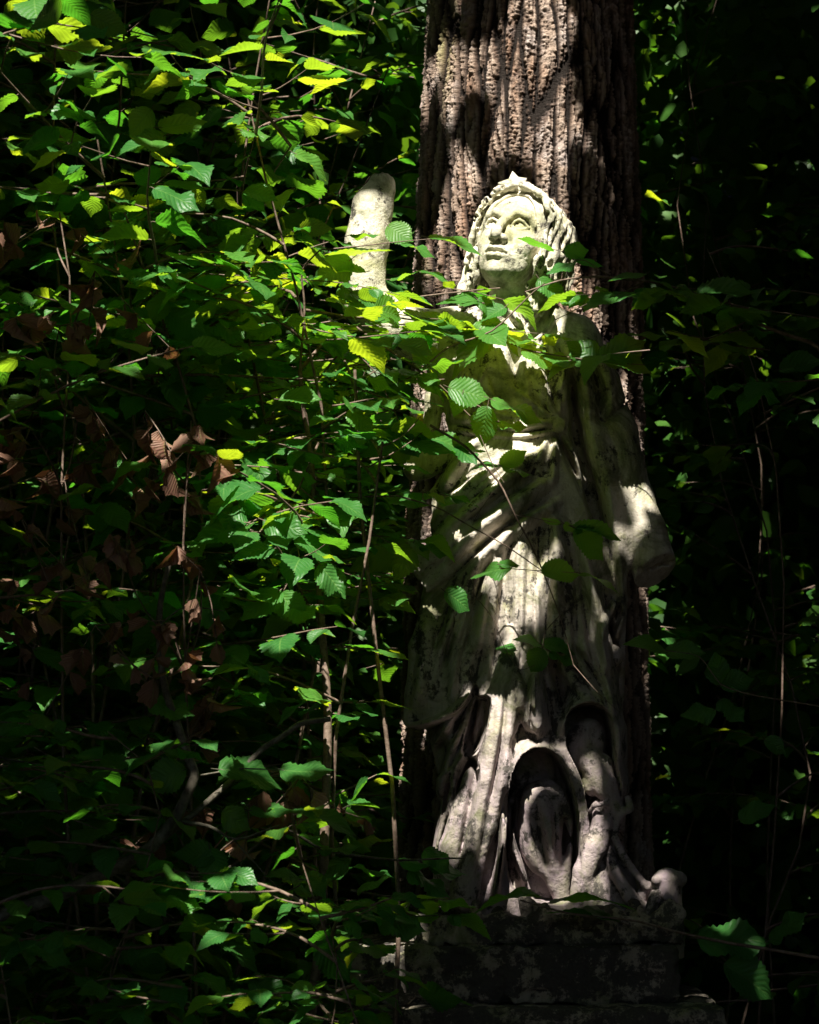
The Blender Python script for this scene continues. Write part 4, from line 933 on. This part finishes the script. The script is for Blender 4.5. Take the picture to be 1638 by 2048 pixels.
for a in [(1300, 582, 1396, 576, .3, .35), (1396, 588, 1502, 574, .25, .3), (1290, 548, 1218, 556, .3, .3), (1300, 560, 1370, 572, .4, .25), (1502, 604, 1602, 612, .3, .3), (1332, 664, 1422, 692, .3, .9), (1420, 682, 1522, 668, .3, .75), (1522, 634, 1612, 652, .3, .35), (1232, 592, 1168, 608, .3, .3),
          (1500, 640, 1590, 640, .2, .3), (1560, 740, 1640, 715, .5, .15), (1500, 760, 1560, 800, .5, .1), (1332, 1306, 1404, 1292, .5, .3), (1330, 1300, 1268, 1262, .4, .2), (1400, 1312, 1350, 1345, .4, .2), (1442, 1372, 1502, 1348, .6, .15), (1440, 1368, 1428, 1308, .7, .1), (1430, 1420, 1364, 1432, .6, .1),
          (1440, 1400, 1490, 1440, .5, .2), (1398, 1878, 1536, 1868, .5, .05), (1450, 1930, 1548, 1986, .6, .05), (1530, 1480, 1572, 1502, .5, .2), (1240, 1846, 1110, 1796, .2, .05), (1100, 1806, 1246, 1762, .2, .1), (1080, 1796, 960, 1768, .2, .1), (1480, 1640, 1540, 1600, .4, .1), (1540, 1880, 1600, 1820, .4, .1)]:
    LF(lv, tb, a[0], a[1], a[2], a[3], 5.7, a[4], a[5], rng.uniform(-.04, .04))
for (x0, y0, x1, y1, Y_, tn) in ((1420, 575, 1150, 590, 5.72, .35), (1520, 620, 1330, 590, 5.66, .35), (1660, 640, 1440, 610, 5.6, .3), (1540, 700, 1330, 672, 5.76, .6), (1640, 590, 1500, 575, 5.7, .2), (1300, 700, 1150, 722, 5.72, .7), (1640, 760, 1480, 770, 5.6, .1)):
    bough(nr, wander(P(x0, y0, Y_), P(x1, y1, Y_+.03), 7, .05), .002, .09, .045, tn, .18)
tk.build('stem', M_TWIG, nr); lv.build('foliage', M_LEAF, nr)

nb = empty('hazel_shrub', tuple(P(-60, 2852, 4.98))); tag(nb, 'low hazel at the lower left with crooked lichened boughs and dark drooping leaves', 'shrub')
tb = tk = Tubes(); lv = Leaves(T_FINE)
TW(tk, [(-60, 2852), (-160, 2300), (-80, 1900), (0, 1832), (100, 1800), (220, 1742), (310, 1690), (350, 1640), (392, 1552), (372, 1500), (352, 1440), (326, 1360), (318, 1250), (338, 1130)], 4.98, 5.1, .019, .006, 6, .9)
TW(tb, [(345, 1640), (420, 1652), (470, 1682), (560, 1650)], 5.08, 5.08, .005, .0018); TW(tk, [(310, 1690), (420, 1600), (520, 1500), (566, 1472), (600, 1446), (660, 1438)], 5.08, 5.2, .007, .006)
TW(tb, [(220, 1742), (420, 1770), (560, 1650), (650, 1705), (800, 1722), (930, 1716)], 5.06, 5.5, .005, .0018); TW(tb, [(392, 1552), (480, 1535), (660, 1550)], 5.08, 5.1, .0022, .001)
TW(tb, [(318, 1250), (370, 1210), (450, 1222)], 5.1, 5.1, .002, .001); TW(tb, [(470, 1682), (540, 1760), (620, 1840), (690, 1930)], 5.06, 5.06, .0018, .001)
for a in [(370, 1540, 288, 1562, .6, .2), (440, 1540, 562, 1534, .4, .2), (562, 1540, 662, 1552, .3, .3), (446, 1622, 492, 1656, .8, .4), (600, 1622, 712, 1642, .3, .4), (432, 1712, 350, 1702, .7, .1), (420, 1700, 440, 1770, .8, .1), (500, 1622, 580, 1620, .4, .35), (640, 1700, 720, 1690, .3, .3), (700, 1716, 640, 1750, .4, .25),
          (800, 1724, 930, 1726, .2, .1), (820, 1740, 900, 1790, .3, .1), (250, 1520, 170, 1560, .4, .2), (180, 1700, 100, 1690, .4, .05), (240, 1900, 320, 1930, .5, .1), (320, 1960, 260, 2010, .6, .1), (500, 1960, 580, 1990, .4, .1), (640, 1880, 700, 1960, .6, .05), (110, 1460, 190, 1520, .3, .2), (300, 1400, 380, 1440, .3, .2),
          (70, 1300, 150, 1340, .4, .1), (600, 1760, 540, 1740, .4, .3), (660, 1820, 600, 1840, .3, .2), (850, 1700, 900, 1740, .3, .1)]:
    LF(lv, tb, a[0], a[1], a[2], a[3], 5.07 if a[0] < 780 else 5.62, a[4], a[5], rng.uniform(-.04, .04))
for (x0, y0, x1, y1) in ((650, 1860, 900, 1830), (620, 1960, 860, 1990), (700, 1780, 880, 1800), (-60, 1500, 260, 1560), (0, 1900, 300, 1960), (220, 1742, 420, 1900), (560, 1650, 700, 1610), (100, 1800, 200, 1640)):
    spray(tb, lv, wander(P(x0, y0, 5.35), P(x1, y1, 5.45), 8, .06), .003, .10, .07, .2)
tk.build('stem', M_MOSSY, nb); lv.build('foliage', M_LEAF, nb)

# withered twigs with curled brown leaves
for (lb, spots, Y) in (('dead twigs hung with curled brown leaves, in the shade at the far left', [(60, 900), (130, 1010), (40, 1080), (190, 590), (120, 700), (30, 1290), (100, 480), (170, 840)], 5.12),
                       ('dead twigs with withered brown leaves low in the middle of the bushes', [(400, 1190), (340, 1290), (190, 1300), (500, 1650), (330, 1670), (440, 1420), (600, 1600), (250, 1150), (390, 930), (290, 870)], 5.0)):
    o = empty('withered_shrub', tuple(P(spots[0][0], 2852, Y+.2))); tag(o, lb, 'shrub'); tb, lv = Tubes(), Leaves(T_CURL)
    cs = sorted([P(x, y, Y+rng.uniform(-.1, .2)) for x, y in spots], key=lambda c: c[2]); mid = np.mean(cs, axis=0)
    main = wander(P(spots[0][0], 2852, Y+.2), [mid[0], mid[1]+.1, cs[-1][2]+.05], 16, .05); tb.add(main, np.linspace(.006, .002, 16), 5)
    for c_ in cs:
        j = int(np.argmin(np.abs(main[:, 2]-(c_[2]-.12)))); tb.add(wander(main[j], c_+[0, 0, .05], 8, .06), np.linspace(.003, .0012, 8), 4)
        for k in range(3):
            q = wander(c_+[0, 0, .05], c_+rng.normal(0, .07, 3)*[1.3, .8, 1.2], 5, .1); tb.add(q, .0012, 4)
            for m_ in range(4):
                p = q[rng.integers(1, 5)]; lv.add(p, unit(rng.normal(0, .6, 3)+[0, 0, -1]), unit(rng.normal(0, 1, 3)+[0, -.5, 0]), rng.uniform(.03, .058))
    tb.build('branch', M_TWIG, o); lv.build('foliage', M_BROWN, o)
